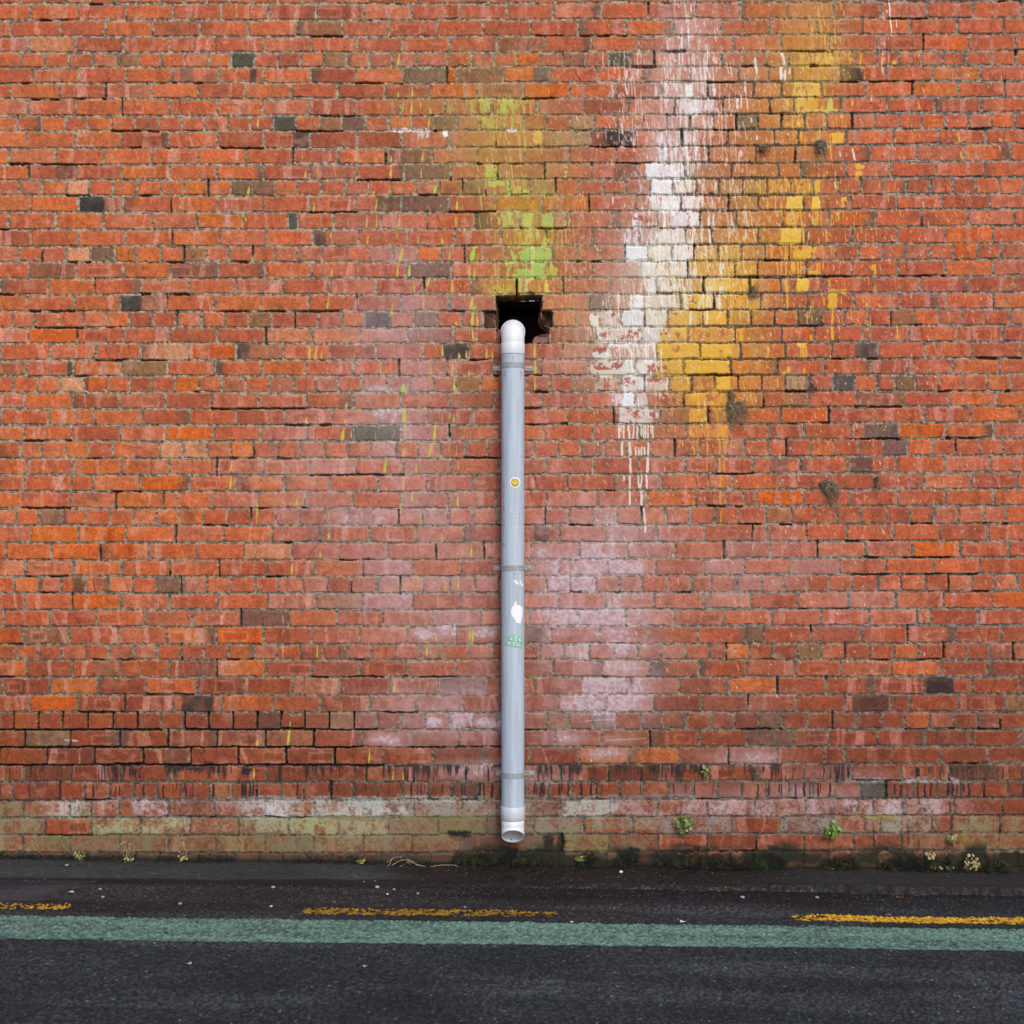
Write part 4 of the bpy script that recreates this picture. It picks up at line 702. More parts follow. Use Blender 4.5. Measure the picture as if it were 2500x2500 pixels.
ry = np.concatenate([np.arange(.16, 2.30, .0052), np.arange(2.30, 9, .12), [9, 12, 20, 40]])
rx = np.concatenate([[-60, -30, -15], np.arange(-8, -2.75, .06), np.arange(-2.75, 2.75, .0042), np.arange(2.75, 8, .06), [15, 30, 60]])
RX, RD = np.meshgrid(rx, ry)
def zr_true(x, d): return z_road(np.clip(x, -8, 8)) + (vn(x * 1.7, d * 1.9, 80) - .5) * .008
w1, c1 = worley(RX / .0125, RD / .0125, 81); w2, c2 = worley(RX / .0072, RD / .0072, 84)
patchl = ss(-1.83, -1.95, RX - (RD - .35) * -.5 + .1 * (vn(RX * 12, RD * 12, 86) - .5)) * (1 - ss(.62, .72, RD))    # smoother reinstatement on the left
agg = np.clip(1 - w1 * 1.35, 0, 1) ** .7 * .0062 * (.4 + .8 * c1) + np.clip(1 - w2 * 1.3, 0, 1) * .0016
dense = (np.abs(RX) < 2.75) & (RD < 2.3)
ZR = zr_true(RX, RD) + np.where(dense, agg * (1 - .8 * patchl), 0)
ke = kerb_d(RX)
gut = ss(.10, .0, RD - ke + .03 * (fb(RX * 8, RD * 8, 87, 2) - .5))
ZR -= gut * .006
rn = fb(RX * 3, RD * 4, 88, 3); rn2 = fb(RX * 45, RD * 45, 89, 2)
rc = np.ones(RX.shape + (3,), np.float32) * np.array((49, 54, 57), np.float32)
brn = np.clip((1 - ss(.55, 1.0, RD)) * ss(2.0, -.6, RX) * .9, 0, 1)
rc += (np.array((46, 42, 42), np.float32) - rc) * brn[..., None]
wetr = ss(-.7, .1, RX + .5 * (rn - .5)) * (1 - ss(.42, .62, RD)) * (1 - ss(1.2, 2.0, RX) * .5)
rc += (np.array((24, 23, 25), np.float32) - rc) * (wetr * .9)[..., None]
rc += (np.array((26, 24, 21), np.float32) - rc) * (gut * .9)[..., None]
rc += (np.array((58, 58, 62), np.float32) - rc) * (patchl * .8)[..., None]
tone = .50 + .78 * c1 * np.clip(1.2 - w1, .25, 1) + .3 * c2
rc *= (tone * (1 - patchl) + .95 * patchl)[..., None] * (.72 + .56 * rn)[..., None] * (.9 + .25 * ss(.45, .6, fb(RX * .9, RD * 7, 190, 3)))[..., None]
rc = np.where(((c1 > .992) & (w1 < .4) & dense)[..., None], rc * 1.45 + 8, rc)
rrough = .92 - .30 * wetr
RP = np.stack([RX, -RD, ZR], -1)
road = fast_grid('road', fl(RP), None, fl((lin(np.clip(rc, 5, 250)) * KALB).astype(np.float32)), fl(rrough), M_road); tag(road, kind='structure')

def marking(name, x0, x1, dn, df, rgb, rgb2, wear, seed, label):
    mx_ = np.arange(x0, x1, .0045); n = int(abs(df(0) - dn(0)) / .0045) + 3
    T = np.linspace(0, 1, n); A, B = np.meshgrid(mx_, T)
    D = dn(A) + (df(A) - dn(A)) * B + (fb(A * 22, B * 0 + seed, seed, 2) - .5) * .012
    w1, c1 = worley(A / .0125, D / .0125, 81); w2, c2 = worley(A / .0072, D / .0072, 84)
    ag = np.clip(1 - w1 * 1.35, 0, 1) ** .7 * .0062 * (.4 + .8 * c1) + np.clip(1 - w2 * 1.3, 0, 1) * .0016
    z = zr_true(A, D) + ag + .0022
    big = fb(A * 2.2, D * 14, seed + 3, 3); fine = fb(A * 75, D * 75, seed + 4, 2)
    worn = fine * .8 + .1 + (big - .5) * .45 - .30 * (ag / .005 - .5)
    e = np.minimum(np.minimum(B, 1 - B) * (n * .0045) / .012, np.minimum(A - x0, x1 - A) / .03)
    worn = worn + .30 * (1 - np.clip(e, 0, 1)) + (vn(A * 26, D * 60, seed + 9) - .5) * .22
    kp = worn < wear
    kf = kp[:-1, :-1] & kp[1:, 1:]
    cc = np.ones(A.shape + (3,), np.float32) * np.array(rgb, np.float32)
    cc += (np.array(rgb2, np.float32) - cc) * (ss(.3, .75, worn * .9 + .1 * c1))[..., None]
    cc *= (.78 + .28 * c1 + .2 * fine)[..., None]
    o = fast_grid(name, fl(np.stack([A, -D, z], -1)), fl(kf), fl((lin(np.clip(cc, 5, 250)) * KALB).astype(np.float32)), fl(np.full(A.shape, .75)), M_paint)
    o['label'] = label; o['kind'] = 'structure'
    return o
gn = lambda x: .805 - .027 * x; gf = lambda x: 1.087 - .033 * x
marking('cycle_lane_line', -2.75, 2.75, gn, gf, (108, 142, 127), (68, 89, 83), .96, 91, 'worn pale green band painted along the road')
yn = lambda x: .645 - .024 * x; yf = lambda x: .738 - .024 * x
marking('yellow_line', -.89, .215, yn, yf, (160, 118, 34), (64, 56, 38), .60, 95, 'worn yellow dash on the road below the downpipe')
marking('yellow_line', 1.19, 2.7, yn, yf, (214, 162, 44), (110, 86, 40), .64, 99, 'brighter yellow dash at the right of the road')
marking('yellow_line', -2.75, -1.86, yn, yf, (186, 142, 38), (80, 68, 38), .52, 103, 'stub of a yellow dash at the left of the road')

# ------------------------------------------------------------------ downpipe
PCX, PCY, PR = .0042, -.080, .0545
SP_ = FPX / (CAM_D + PCY)
def pz(Y, sc=None): return CAM_H - (Y - 1250) / (sc or SP_)
def tube_path(pts, radii, n=40, inner=None):
    """sweep in the y-z plane; pts [(y,z)], open ends; inner gives wall thickness so that the bore is real"""
    V = []; F = []
    rings = []
    def frame(i, P):
        a = P[max(i - 1, 0)]; b = P[min(i + 1, len(P) - 1)]
        t = Vector((0, b[0] - a[0], b[1] - a[1])).normalized(); nrm = Vector((1, 0, 0)).cross(t)
        return nrm
    seq = [(i, radii[i]) for i in range(len(pts))]
    if inner: seq += [(i, radii[i] - inner) for i in reversed(range(len(pts)))]
    for i, r in seq:
        nrm = frame(i, pts)
        rings.append(len(V))
        for k in range(n):
            a = 2 * math.pi * k / n
            V.append((PCX + math.cos(a) * r, pts[i][0] + nrm.y * math.sin(a) * r, pts[i][1] + nrm.z * math.sin(a) * r))
    for a, b in zip(rings[:-1], rings[1:]):
        for k in range(n): F.append((a + k, a + (k + 1) % n, b + (k + 1) % n, b + k))
    if inner:
        a, b = rings[-1], rings[0]
        for k in range(n): F.append((a + k, a + (k + 1) % n, b + (k + 1) % n, b + k))
    return V, F
def mat_pvc(name, c, c2, rough=.35):
    m, n, b = mat_new(name)
    tc = n.nodes.new('ShaderNodeTexCoord'); mp = n.nodes.new('ShaderNodeMapping'); mp.inputs['Scale'].default_value = (30, 30, 1.6)
    nz = n.nodes.new('ShaderNodeTexNoise'); nz.inputs['Scale'].default_value = 2.2; nz.inputs['Detail'].default_value = 6
    nf_ = n.nodes.new('ShaderNodeTexNoise'); nf_.inputs['Scale'].default_value = 240; nf_.inputs['Detail'].default_value = 3
    n.links.new(tc.outputs['Object'], mp.inputs['Vector']); n.links.new(mp.outputs['Vector'], nz.inputs['Vector']); n.links.new(tc.outputs['Object'], nf_.inputs['Vector'])
    cr = n.nodes.new('ShaderNodeValToRGB'); cr.color_ramp.elements[0].position = .32; cr.color_ramp.elements[0].color = c2; cr.color_ramp.elements[1].position = .6; cr.color_ramp.elements[1].color = c
    n.links.new(nz.outputs['Fac'], cr.inputs['Fac'])
    g2 = n.nodes.new('ShaderNodeValToRGB'); g2.color_ramp.elements[0].position = .24; g2.color_ramp.elements[0].color = (.72, .70, .66, 1); g2.color_ramp.elements[1].position = .34; g2.color_ramp.elements[1].color = (1, 1, 1, 1)
    n.links.new(nf_.outputs['Fac'], g2.inputs['Fac'])
    mx = n.nodes.new('ShaderNodeMix'); mx.data_type = 'RGBA'; mx.blend_type = 'MULTIPLY'; mx.inputs['Factor'].default_value = 1
    n.links.new(cr.outputs['Color'], mx.inputs['A']); n.links.new(g2.outputs['Color'], mx.inputs['B']); n.links.new(mx.outputs['Result'], b.inputs['Base Color'])
    b.inputs['Roughness'].default_value = rough
    return m
M_pipe = mat_pvc('grey_painted_plastic', alb(200, 214, 230), alb(182, 197, 212), .42)
M_white = mat_pvc('white_plastic', alb(238, 242, 248), alb(226, 231, 238), .5)
M_off = mat_pvc('off_white_plastic', alb(216, 220, 227), alb(204, 209, 217), .38)
base = (PCX, PCY, .10)
dp = empty('downpipe', base)
tag(dp, 'pale blue-grey plastic downpipe with white elbow and outlet strapped to the brick wall', 'downpipe')
def part(name, V, F, mat, parent=dp, smooth=True, label=None):
    o = mesh_from(name, V, F, parent, mat, smooth, off=base)
    if label: o['label'] = label
    return o
V, F = tube_path([(PCY, pz(1985)), (PCY, pz(1500)), (PCY, pz(1100)), (PCY, pz(848))], [PR] * 4, 48)
pipe = part('pipe', V, F, M_pipe)
# bottom coupling and shoe
zb = pz(1999); zt = pz(1967)
V, F = tube_path([(PCY, zb), (PCY, zb + .002), (PCY, zt - .0015), (PCY, zt)], [.0568, .0578, .0578, .0566], 48, .0032)
part('coupling', V, F, M_off, label='off-white collar joining the outlet to the pipe')
arc = [(PCY, zb + .01), (PCY, zb - .028)]
br = .062; zc = zb - .028
for i in range(1, 9):
    t = rad(45) * i / 8; arc.append((PCY - br * (1 - math.cos(t)), zc - br * math.sin(t)))
e = arc[-1]; arc.append((e[0] - .006, e[1] - .006))
V, F = tube_path(arc, [PR] * len(arc), 48, .0034)
shoe = part('outlet', V, F, M_white, label='white angled outlet open to the front')
# dirt runs inside the mouth
def flat_disc_strip(name, pts, w, mat, parent, off=base):
    pass
# elbow
zE = 2.541; rB = .060
zc0 = pz(866)
arc = [(PCY, zc0), (PCY, zc0 + .002), (PCY, zc0 + .052), (PCY, zc0 + .055), (PCY, zE - rB)]
rads = [.0560, .0566, .0566, PR + .0003, PR + .0003]
for i in range(1, 13):
    t = rad(90) * i / 12; arc.append((PCY + rB * (1 - math.cos(t)), zE - rB + rB * math.sin(t))); rads.append(PR + .0003)
arc.append((PCY + rB + .03, zE)); rads.append(PR + .0003)
V, F = tube_path(arc, rads, 48, .003)
elb = part('elbow', V, F, M_white, label='white plastic elbow turning into the hole in the wall')
V, F = tube_path([(-.028, zE), (-.026, zE), (.04, zE), (.042, zE)], [.0575, .0588, .0588, .0575], 48, .004)
o = part('socket_rim', V, F, M_white, parent=elb)
V, F = tube_path([(.03, zE), (.16, zE), (.24, zE + .02), (.30, zE + .08)], [PR] * 4, 32)
part('branch_pipe', V, F, mat_simple('dark_plastic', alb(60, 60, 64), .5), parent=elb)

# perforated galvanised straps
M_galv = mat_simple('galvanised_steel', alb(160, 164, 168, .8), .45, .5, 260, metal=.15, spec=.5, bump=.2)
M_screw = mat_simple('zinc_screw', alb(222, 222, 220), .35, .1, 300, metal=.6)
def strap(zc_, ears_dz, wid=.0262, xl=-.094, xr=.106):
    """strip: ear flat on wall, round the pipe, ear; zc_ height at the front of the pipe, ears_dz height offset of the ears"""
    r = PR + .0012; yw = -.004
    pts = []
    th0 = math.acos(min(1, (PCY * -1 - .010) / r)) if r > .07 else 0.0
    # half-profile: from ear to the tangent point at the side, round the front
    path = [(xl, yw), (xl + .012, yw), (PCX - r - .004, yw), (PCX - r - .0005, yw - .008), (PCX - r, PCY)]
    for i in range(1, 24):
        a = math.pi * i / 24; path.append((PCX - r * math.cos(a), PCY - r * math.sin(a)))
    path += [(PCX + r, PCY), (PCX + r + .0005, yw - .008), (PCX + r + .004, yw), (xr - .012, yw), (xr, yw)]
    L = [0]
    for a, b in zip(path[:-1], path[1:]): L.append(L[-1] + math.hypot(b[0] - a[0], b[1] - a[1]))
    tot = L[-1]
    def at(s_):
        s_ = min(max(s_, 0), tot); i = min(int(np.searchsorted(L, s_, side='right')) - 1, len(path) - 2)
        t = (s_ - L[i]) / (L[i + 1] - L[i] + 1e-9); return path[i][0] + (path[i + 1][0] - path[i][0]) * t, path[i][1] + (path[i + 1][1] - path[i][1]) * t
    def zat(x, y, v):
        f = min(1, max(0, (-y - .02) / .1)); return zc_ + ears_dz * (1 - f) + v
    cells = int(tot / .0085); cl = tot / cells
    V = []; F = []
    def add(s_, v):
        # rounded ends
        e_ = min(s_, tot - s_); lim = wid / 2
        if e_ < lim: v = max(-1, min(1, v / (wid / 2))) * math.sqrt(max(0, lim ** 2 - (lim - e_) ** 2)) if abs(v) > .009 else v * math.sqrt(max(0, 1 - ((lim - e_) / lim) ** 2))
        x, y = at(s_); V.append((x, y, zat(x, y, v))); return len(V) - 1
    for c_ in range(cells):
        s0 = c_ * cl; cx = s0 + cl / 2
        big = (c_ % 2 == 0)
        vc = [0.0] if big else [-.0080, .0080]
        rad_ = .0034 if big else .0022
        bands = [(-wid / 2, wid / 2)] if big else [(-wid / 2, 0), (0, wid / 2)]
        for (v0, v1), vv in zip(bands, vc):
            outer = []; innr = []
            for k in range(16):
                a = 2 * math.pi * k / 16; ca, sa = math.cos(a), math.sin(a)
                q = min((cl / 2) / abs(ca) if abs(ca) > 1e-6 else 9, (((v1 - vv) if sa > 0 else (vv - v0)) / abs(sa)) if abs(sa) > 1e-6 else 9)
                outer.append(add(cx + ca * q, vv + sa * q)); innr.append(add(cx + ca * rad_, vv + sa * rad_))
            for k in range(16): F.append((outer[k], outer[(k + 1) % 16], innr[(k + 1) % 16], innr[k]))
    o = part('strap', V, F, M_galv, smooth=False)
    md = o.modifiers.new('thick', 'SOLIDIFY'); md.thickness = .001; md.offset = 0
    for sx_ in (xl + .022, xr - .022):
        Vs, Fs = [], []
        for ri, (rr_, yy_) in enumerate(((.0050, yw), (.0050, yw - .0022), (.0034, yw - .0038), (.0012, yw - .0040), (.0012, yw - .0026))):
            for k in range(14):
                a = 2 * math.pi * k / 14; Vs.append((sx_ + rr_ * math.cos(a), yy_, zc_ + ears_dz + rr_ * math.sin(a)))
        for ri in range(4):
            for k in range(14): Fs.append((ri * 14 + k, ri * 14 + (k + 1) % 14, (ri + 1) * 14 + (k + 1) % 14, (ri + 1) * 14 + k))
        Fs.append(tuple(range(56, 70)))
        part('screw', Vs, Fs, M_screw, parent=o)
    return o
sf = FPX / (CAM_D - .136); sw = FPX / (CAM_D - .006)
strap(CAM_H - (890 - 1250) / sf, (CAM_H - (899 - 1250) / sw) - (CAM_H - (890 - 1250) / sf))
strap(CAM_H - (1387 - 1250) / sf, (CAM_H - (1386.5 - 1250) / sw) - (CAM_H - (1387 - 1250) / sf))
strap(CAM_H - (1895.5 - 1250) / sf, (CAM_H - (1887 - 1250) / sw) - (CAM_H - (1895.5 - 1250) / sf), xl=-.080, xr=.112)

# stickers and marks, wrapped on the pipe
sF = FPX / (CAM_D - .13)
def onpipe(X, Y, lift=.0007):
    """a point on the pipe skin, given by where it lies across and up the pipe"""
    x = (X - 1250) / sF - PCX; r = PR + lift; x = max(-r * .985, min(r * .985, x)); a = math.asin(x / r)
    return (PCX + r * math.sin(a), PCY - r * math.cos(a), CAM_H - (Y - 1250) / sF)
def sticker(name, poly, mat, parent=pipe, lift=.0007, label=None, cuts=3):
    bm = bmesh.new(); st_ = .7
    xa, xb = min(p[0] for p in poly), max(p[0] for p in poly); ya, yb = min(p[1] for p in poly), max(p[1] for p in poly)
    nx_, ny_ = int((xb - xa) / st_) + 1, int((yb - ya) / st_) + 1; gv = {}
    def inside(x, y):
        c_ = False
        for i in range(len(poly)):
            (ax, ay), (bx_, by_) = poly[i], poly[(i + 1) % len(poly)]
            if (ay > y) != (by_ > y) and x < (bx_ - ax) * (y - ay) / (by_ - ay) + ax: c_ = not c_
        return c_
    for i in range(nx_):
        for j in range(ny_):
            if inside(xa + (i + .5) * st_, ya + (j + .5) * st_):
                q = []
                for a_, b_ in ((i, j), (i, j + 1), (i + 1, j + 1), (i + 1, j)):
                    if (a_, b_) not in gv: gv[(a_, b_)] = bm.verts.new((xa + a_ * st_, ya + b_ * st_, 0))
                    q.append(gv[(a_, b_)])
                bm.faces.new(q)
    for v in bm.verts:
        v.co = Vector(onpipe(v.co.x, v.co.y, lift)) - Vector(base)
    bmesh.ops.recalc_face_normals(bm, faces=bm.faces[:])
    me = bpy.data.meshes.new(name); bm.to_mesh(me); bm.free()
    o = link(name, me, parent, mat)
    if label: o['label'] = label
    md = o.modifiers.new('thick', 'SOLIDIFY'); md.thickness = .0004; md.offset = 1
    return o
def ribbons(name, lines, w, mat, parent=pipe, lift=.0012, label=None):
    V = []; F = []
    for pts in lines:
        dense_ = []
        for a, b in zip(pts[:-1], pts[1:]):
            n_ = max(1, int(math.hypot(b[0] - a[0], b[1] - a[1]) / 1.2))
            for i in range(n_): dense_.append((a[0] + (b[0] - a[0]) * i / n_, a[1] + (b[1] - a[1]) * i / n_))
        dense_.append(pts[-1]); s0 = len(V)
        for i, p in enumerate(dense_):
            a = dense_[max(0, i - 1)]; b = dense_[min(len(dense_) - 1, i + 1)]; dx, dy = b[0] - a[0], b[1] - a[1]; l = math.hypot(dx, dy) + 1e-6
            for s_ in (-1, 1): V.append(onpipe(p[0] - dy / l * w / 2 * s_, p[1] + dx / l * w / 2 * s_, lift))
        for i in range(len(dense_) - 1): q = s0 + i * 2; F.append((q, q + 1, q + 3, q + 2))
    o = part(name, V, F, mat, parent=parent, smooth=False)
    if label: o['label'] = label
    return o
def circ(cx, cy, r, n=28, a0=0, a1=360): return [(cx + r * math.cos(rad(a0 + (a1 - a0) * i / n)), cy + r * math.sin(rad(a0 + (a1 - a0) * i / n))) for i in range(n + (a1 - a0 < 360))]
M_pap = mat_simple('white_paper', alb(242, 240, 244, .8), .7, .04, 90); M_yel = mat_simple('yellow_print', alb(240, 214, 60), .5, .04); M_ink = mat_simple('dark_ink', alb(50, 52, 40), .6, .1)
M_grn = mat_simple('faded_green_paper', alb(116, 200, 172), .6, .1, 120, c2=alb(160, 212, 184)); M_scr = mat_simple('pale_scratch', alb(226, 234, 240, .8), .6, .04)
sm = sticker('sticker', circ(1257.5, 1178, 13), M_pap, label='round white-edged sticker with a yellow smiling face')
face_ = sticker('smiling_face', circ(1257.5, 1178, 9.2), M_yel, parent=pipe, lift=.0012)
face_.parent = sm
ribbons('face_lines', [circ(1257.5, 1178, 9.2, 28, 0, 359.9), [(1255, 1172), (1255, 1176.5)], [(1260.7, 1172), (1260.7, 1176.5)], circ(1257.5, 1178.5, 6.8, 12, 20, 160)], 1.1, M_ink, parent=sm, lift=.0019)
sticker('torn_paper', [(1251.5,1414),(1254,1417),(1258,1416),(1258.5,1424),(1255,1421)], M_pap, label='torn scrap of white paper under the middle strap')
sticker('torn_paper', [(1260,1415),(1262,1418),(1268,1427),(1262,1427),(1258.8,1425)], M_pap); sticker('torn_paper', [(1268,1418),(1272,1416),(1272,1423),(1278,1428),(1277,1433),(1272,1430),(1270,1424)], M_pap)
sticker('paper_remnant', [(1256,1470),(1262,1468),(1261,1476),(1268,1477),(1277,1485),(1275,1505),(1271,1523),(1258,1520),(1259,1515),(1252,1507),(1247,1497),(1249,1483),(1255,1477)], M_pap, label='torn white paper label')
gs = sticker('green_label', [(1233,1570),(1236,1558),(1246,1551),(1256,1549),(1266,1550),(1274,1556),(1275,1568),(1273.5,1583),(1262,1581),(1248,1578),(1236,1574)], M_grn, label='faded green torn label with white hand lettering')
ribbons('hand_lettering', [[(1245,1563),(1249,1556),(1251,1563)],[(1246.5,1561),(1251,1560.5)],[(1262,1556),(1257,1556),(1256.5,1559.5),(1261,1560),(1260.5,1564),(1255.5,1564)],[(1267,1556),(1268,1566)],[(1273,1557),(1267.5,1561),(1273.5,1566)],
   [(1238,1566),(1239,1573)],[(1242,1573),(1242,1566),(1246,1574),(1246,1567)],[(1258,1568),(1253,1568),(1253,1571),(1257.5,1572),(1256.5,1576),(1252,1576)],[(1262,1569),(1263,1577),(1266,1577)],[(1268,1570),(1269,1578),(1273,1578)],[(1249,1554),(1255,1552),(1268,1553)],[(1234.5,1568),(1237,1561)]], 1.1, M_pap, parent=gs)
ribbons('scratched_tag', [[(1252,1239),(1245,1241),(1247,1248),(1252,1246)],[(1256,1236),(1260,1246)],[(1254,1254),(1259,1250),(1265,1252),(1264,1255)],[(1256,1262),(1262,1259),(1265,1263)],[(1257,1270),(1263,1268),(1264,1275),(1259,1277)],[(1257,1290),(1265,1286),(1259,1285),(1264,1282)],[(1262,1292),(1264,1325)],[(1269,1186),(1273,1197),(1277,1210),(1278,1222),(1275,1231)]], 1.0, M_scr, label='faint pale scratched lettering')
rl = random.Random(3); tx_l = []; y = 1176
while y < 1320:
    h_ = rl.uniform(2.5, 4.2); x = 1227.5
    k_ = rl.randint(0, 4)
    if k_ == 0: tx_l += [[(x, y), (x + 3.5, y + h_ / 2), (x, y + h_)]]
    elif k_ == 1: tx_l += [[(x, y), (x + 3.5, y)]]
    elif k_ == 2: tx_l += [[(x, y), (x + 3.5, y + h_)], [(x, y + h_), (x + 3.5, y)]]
    elif k_ == 3: tx_l += [[(x, y), (x + 3.5, y), (x + 3.5, y + h_)]]
    y += h_ + (2.0 if rl.random() < .8 else 8)
tx_l += [circ(1229, 1330, 3, 12, 0, 350)]
M_bink = mat_simple('blue_ink', alb(84, 98, 124), .6); words = [[]]
for l_ in tx_l:
    if words[-1] and l_[0][1] - words[-1][-1][-1][1] > 7: words.append([])
    words[-1].append(l_)
for w_ in words: ribbons('marker_writing', w_, .7, M_bink)

# grime: thin runs below the straps and at the joints, scuffs on the skin
M_grime = mat_simple('pipe_grime', alb(150, 154, 152), .7, .15, 200)
gl = random.Random(9)
for yy_, n_ in ((866, 7), (903, 5), (1397, 5), (1905, 6)):
    for i_ in range(n_):
        xx_ = gl.uniform(1229, 1276); L_ = gl.uniform(5, 26)
        ribbons('grime_run', [[(xx_, yy_ + 1), (xx_ + gl.uniform(-.8, .8), yy_ + L_ * .5), (xx_ + gl.uniform(-1, 1), yy_ + L_)]], gl.uniform(.5, 1.1), M_grime, lift=.0005)
for i_ in range(9):
    xx_ = gl.uniform(1232, 1272); yy_ = gl.uniform(940, 1930)
    ribbons('scuff', [[(xx_, yy_), (xx_ + gl.uniform(-5, 5), yy_ + gl.uniform(-3, 8))]], .7, M_grime if i_ % 2 else M_scr, lift=.0005)
# dirt flecks in the mouth
M_dirt = mat_simple('black_dirt', alb(40, 38, 38), .9)
for (a, w_, l_) in ((-8, .003, .014), (24, .0016, .018), (38, .001, .016), (-40, .002, .006)):
    th = rad(-90 + a); ez, ey = arc[0], None
    # lower inside skin of the outlet, a little in from the lip
    end = (PCY - br * (1 - math.cos(rad(45))) - .006, zc - br * math.sin(rad(45)) - .006)
    t = Vector((0, -math.sin(rad(45)), -math.cos(rad(45)))); nrm = Vector((0, -math.cos(rad(45)), math.sin(rad(45)))); ux = Vector((1, 0, 0))
    q = ux * math.cos(th) + nrm * math.sin(th); side = ux * -math.sin(th) + nrm * math.cos(th)
    c0 = Vector((PCX, end[0], end[1])) + q * (PR - .0040) - t * .010
    V = []; F = []; s0 = 0
    for i, ww in ((0, .2), (.35, 1), (.7, .7), (1, .1)):
        p = c0 - t * (l_ * i); V += [tuple(p - side * w_ * ww), tuple(p + side * w_ * ww)]
    for i in range(3): F.append((s0 + 2 * i, s0 + 2 * i + 1, s0 + 2 * i + 3, s0 + 2 * i + 2))
    part('dirt_run', V, F, M_dirt, parent=shoe, smooth=False)

# ------------------------------------------------------------------ plants, roots, litter
def tube(V, F, pts, r, n=4, taper=.4):
    s0 = len(V)
    for i, p in enumerate(pts):
        a = Vector(pts[max(0, i - 1)]); b = Vector(pts[min(len(pts) - 1, i + 1)]); t = (b - a).normalized()
        u = t.orthogonal().normalized(); v = t.cross(u); rr_ = r * (1 - (1 - taper) * i / (len(pts) - 1))
        for k in range(n):
            an = 2 * math.pi * k / n; q = Vector(p) + u * math.cos(an) * rr_ + v * math.sin(an) * rr_; V.append(tuple(q))
    for i in range(len(pts) - 1):
        for k in range(n): F.append((s0 + i * n + k, s0 + i * n + (k + 1) % n, s0 + (i + 1) * n + (k + 1) % n, s0 + (i + 1) * n + k))
def leaf(V, F, c, nrm, up, size, lobes=3, long=1.0, cup=.25):
    nrm = Vector(nrm).normalized(); up = (Vector(up) - nrm * Vector(up).dot(nrm)).normalized(); sd_ = nrm.cross(up); s0 = len(V)
    V.append(tuple(Vector(c) - nrm * size * cup * .3))
    N = 18
    for k in range(N):
        a = 2 * math.pi * k / N; rr_ = size * (1 + (.16 * math.cos(lobes * 2 * a / 1.0) if lobes else 0)) * (.8 if abs(a) < .3 or abs(a - 2 * math.pi) < .3 else 1)
        x, y = math.sin(a) * rr_, -math.cos(a) * rr_ * long
        V.append(tuple(Vector(c) + sd_ * x + up * y + nrm * (size * cup * (abs(x) / size) ** 2 - .15 * size * (y / size))))
    for k in range(N): F.append((s0, s0 + 1 + k, s0 + 1 + (k + 1) % N))
def mleaf(name, c, c2, rough=.55):
    m = mat_simple(name, c, rough, .0, 45, c2=c2); b = m.node_tree.nodes['Principled BSDF']
    b.inputs['Subsurface Weight'].default_value = 0.0
    return m
M_lg = mleaf('green_leaf', alb(58, 84, 30), alb(118, 140, 50)); M_lb = mleaf('fresh_leaf', alb(88, 126, 36), alb(128, 160, 56)); M_ld = mleaf('withered_leaf', alb(132, 124, 60), alb(192, 178, 108)); M_lp = mleaf('pale_leaf', alb(150, 120, 90), alb(206, 180, 134))
M_stem = mat_simple('plant_stem', alb(110, 96, 60), .7, .2); M_root = mat_simple('dry_root', alb(140, 122, 98), .9, .3, 200, c2=alb(200, 182, 152)); M_straw = mat_simple('dry_straw', alb(176, 158, 122), .85, .2, 200, c2=alb(220, 204, 164))
def plant(name, X, Y, w, h, n, lsize, mats, label, cat='plant', group=None, seed=1, shape=None, y0=-.012):
    g = random.Random(seed); o = empty(name, wp(X, Y, -.006)); ox = o.location
    root = Vector(wp(X, Y - h * .25, -.004))
    SV, SF = [], []; LV = [[] for _ in mats]; LF = [[] for _ in mats]
    for i in range(n):
        a = g.uniform(0, 2 * math.pi); rr_ = math.sqrt(g.random())
        px, py = X + math.cos(a) * rr_ * w / 2 * g.uniform(.7, 1.1), Y + math.sin(a) * rr_ * h / 2 * g.uniform(.7, 1.1)
        depth = y0 - g.uniform(.004, .040) * (1.15 - rr_)
        c = Vector(wp(px, py, depth))
        nr = Vector((g.gauss(0, .45), -1, g.gauss(.25, .45)))
        k = 0 if g.random() < .62 else g.randrange(len(mats))
        leaf(LV[k], LF[k], c, nr, (g.gauss(0, .6), 0, 1), lsize * g.uniform(.6, 1.15), 3 if g.random() < .7 else 0)
        if i % 2 == 0:
            mid = (root + c) / 2 + Vector((g.gauss(0, .004), -.008, g.gauss(.004, .004))); tube(SV, SF, [root, mid, c], .0007)
    for k, m in enumerate(mats):
        if LV[k]: mesh_from('foliage', LV[k], LF[k], o, m, True, off=ox)
    mesh_from('stem', SV, SF, o, M_stem, True, off=ox)
    return tag(o, label, cat, group)
GP_ = 'small leafy weeds rooted in the brick joints'
plant('wall_plant', 1668, 2010, 46, 52, 52, .0095, [M_lg, M_lb, M_ld], 'dark green round-leaved weed in the wall, the nearest leafy one right of the downpipe', group=GP_, seed=4)
plant('wall_plant', 2028, 2026, 48, 44, 50, .0090, [M_lb, M_lg, M_ld], 'bright green bushy weed low on the wall, between the dark one and the withered one', group=GP_, seed=9)
plant('wall_plant', 2322, 2043, 30, 22, 22, .0070, [M_ld, M_lb], 'small yellowing weed hanging from the joint near the right end of the wall', group=GP_, seed=15)
plant('wall_plant', 2368, 2108, 40, 46, 44, .0075, [M_lp, M_ld, M_lb], 'pale withered weed at the foot of the wall, far right', group=GP_, seed=21)
plant('wall_plant', 2268, 2088, 26, 18, 16, .0065, [M_lp, M_ld], 'small tuft of pinkish dead leaves under the yellowing weed', group=GP_, seed=23)
plant('wall_plant', 2300, 2116, 70, 10, 18, .0055, [M_lp, M_ld], 'scattered pale dead leaves along the wall foot beside the far right weed', group=GP_, seed=25)
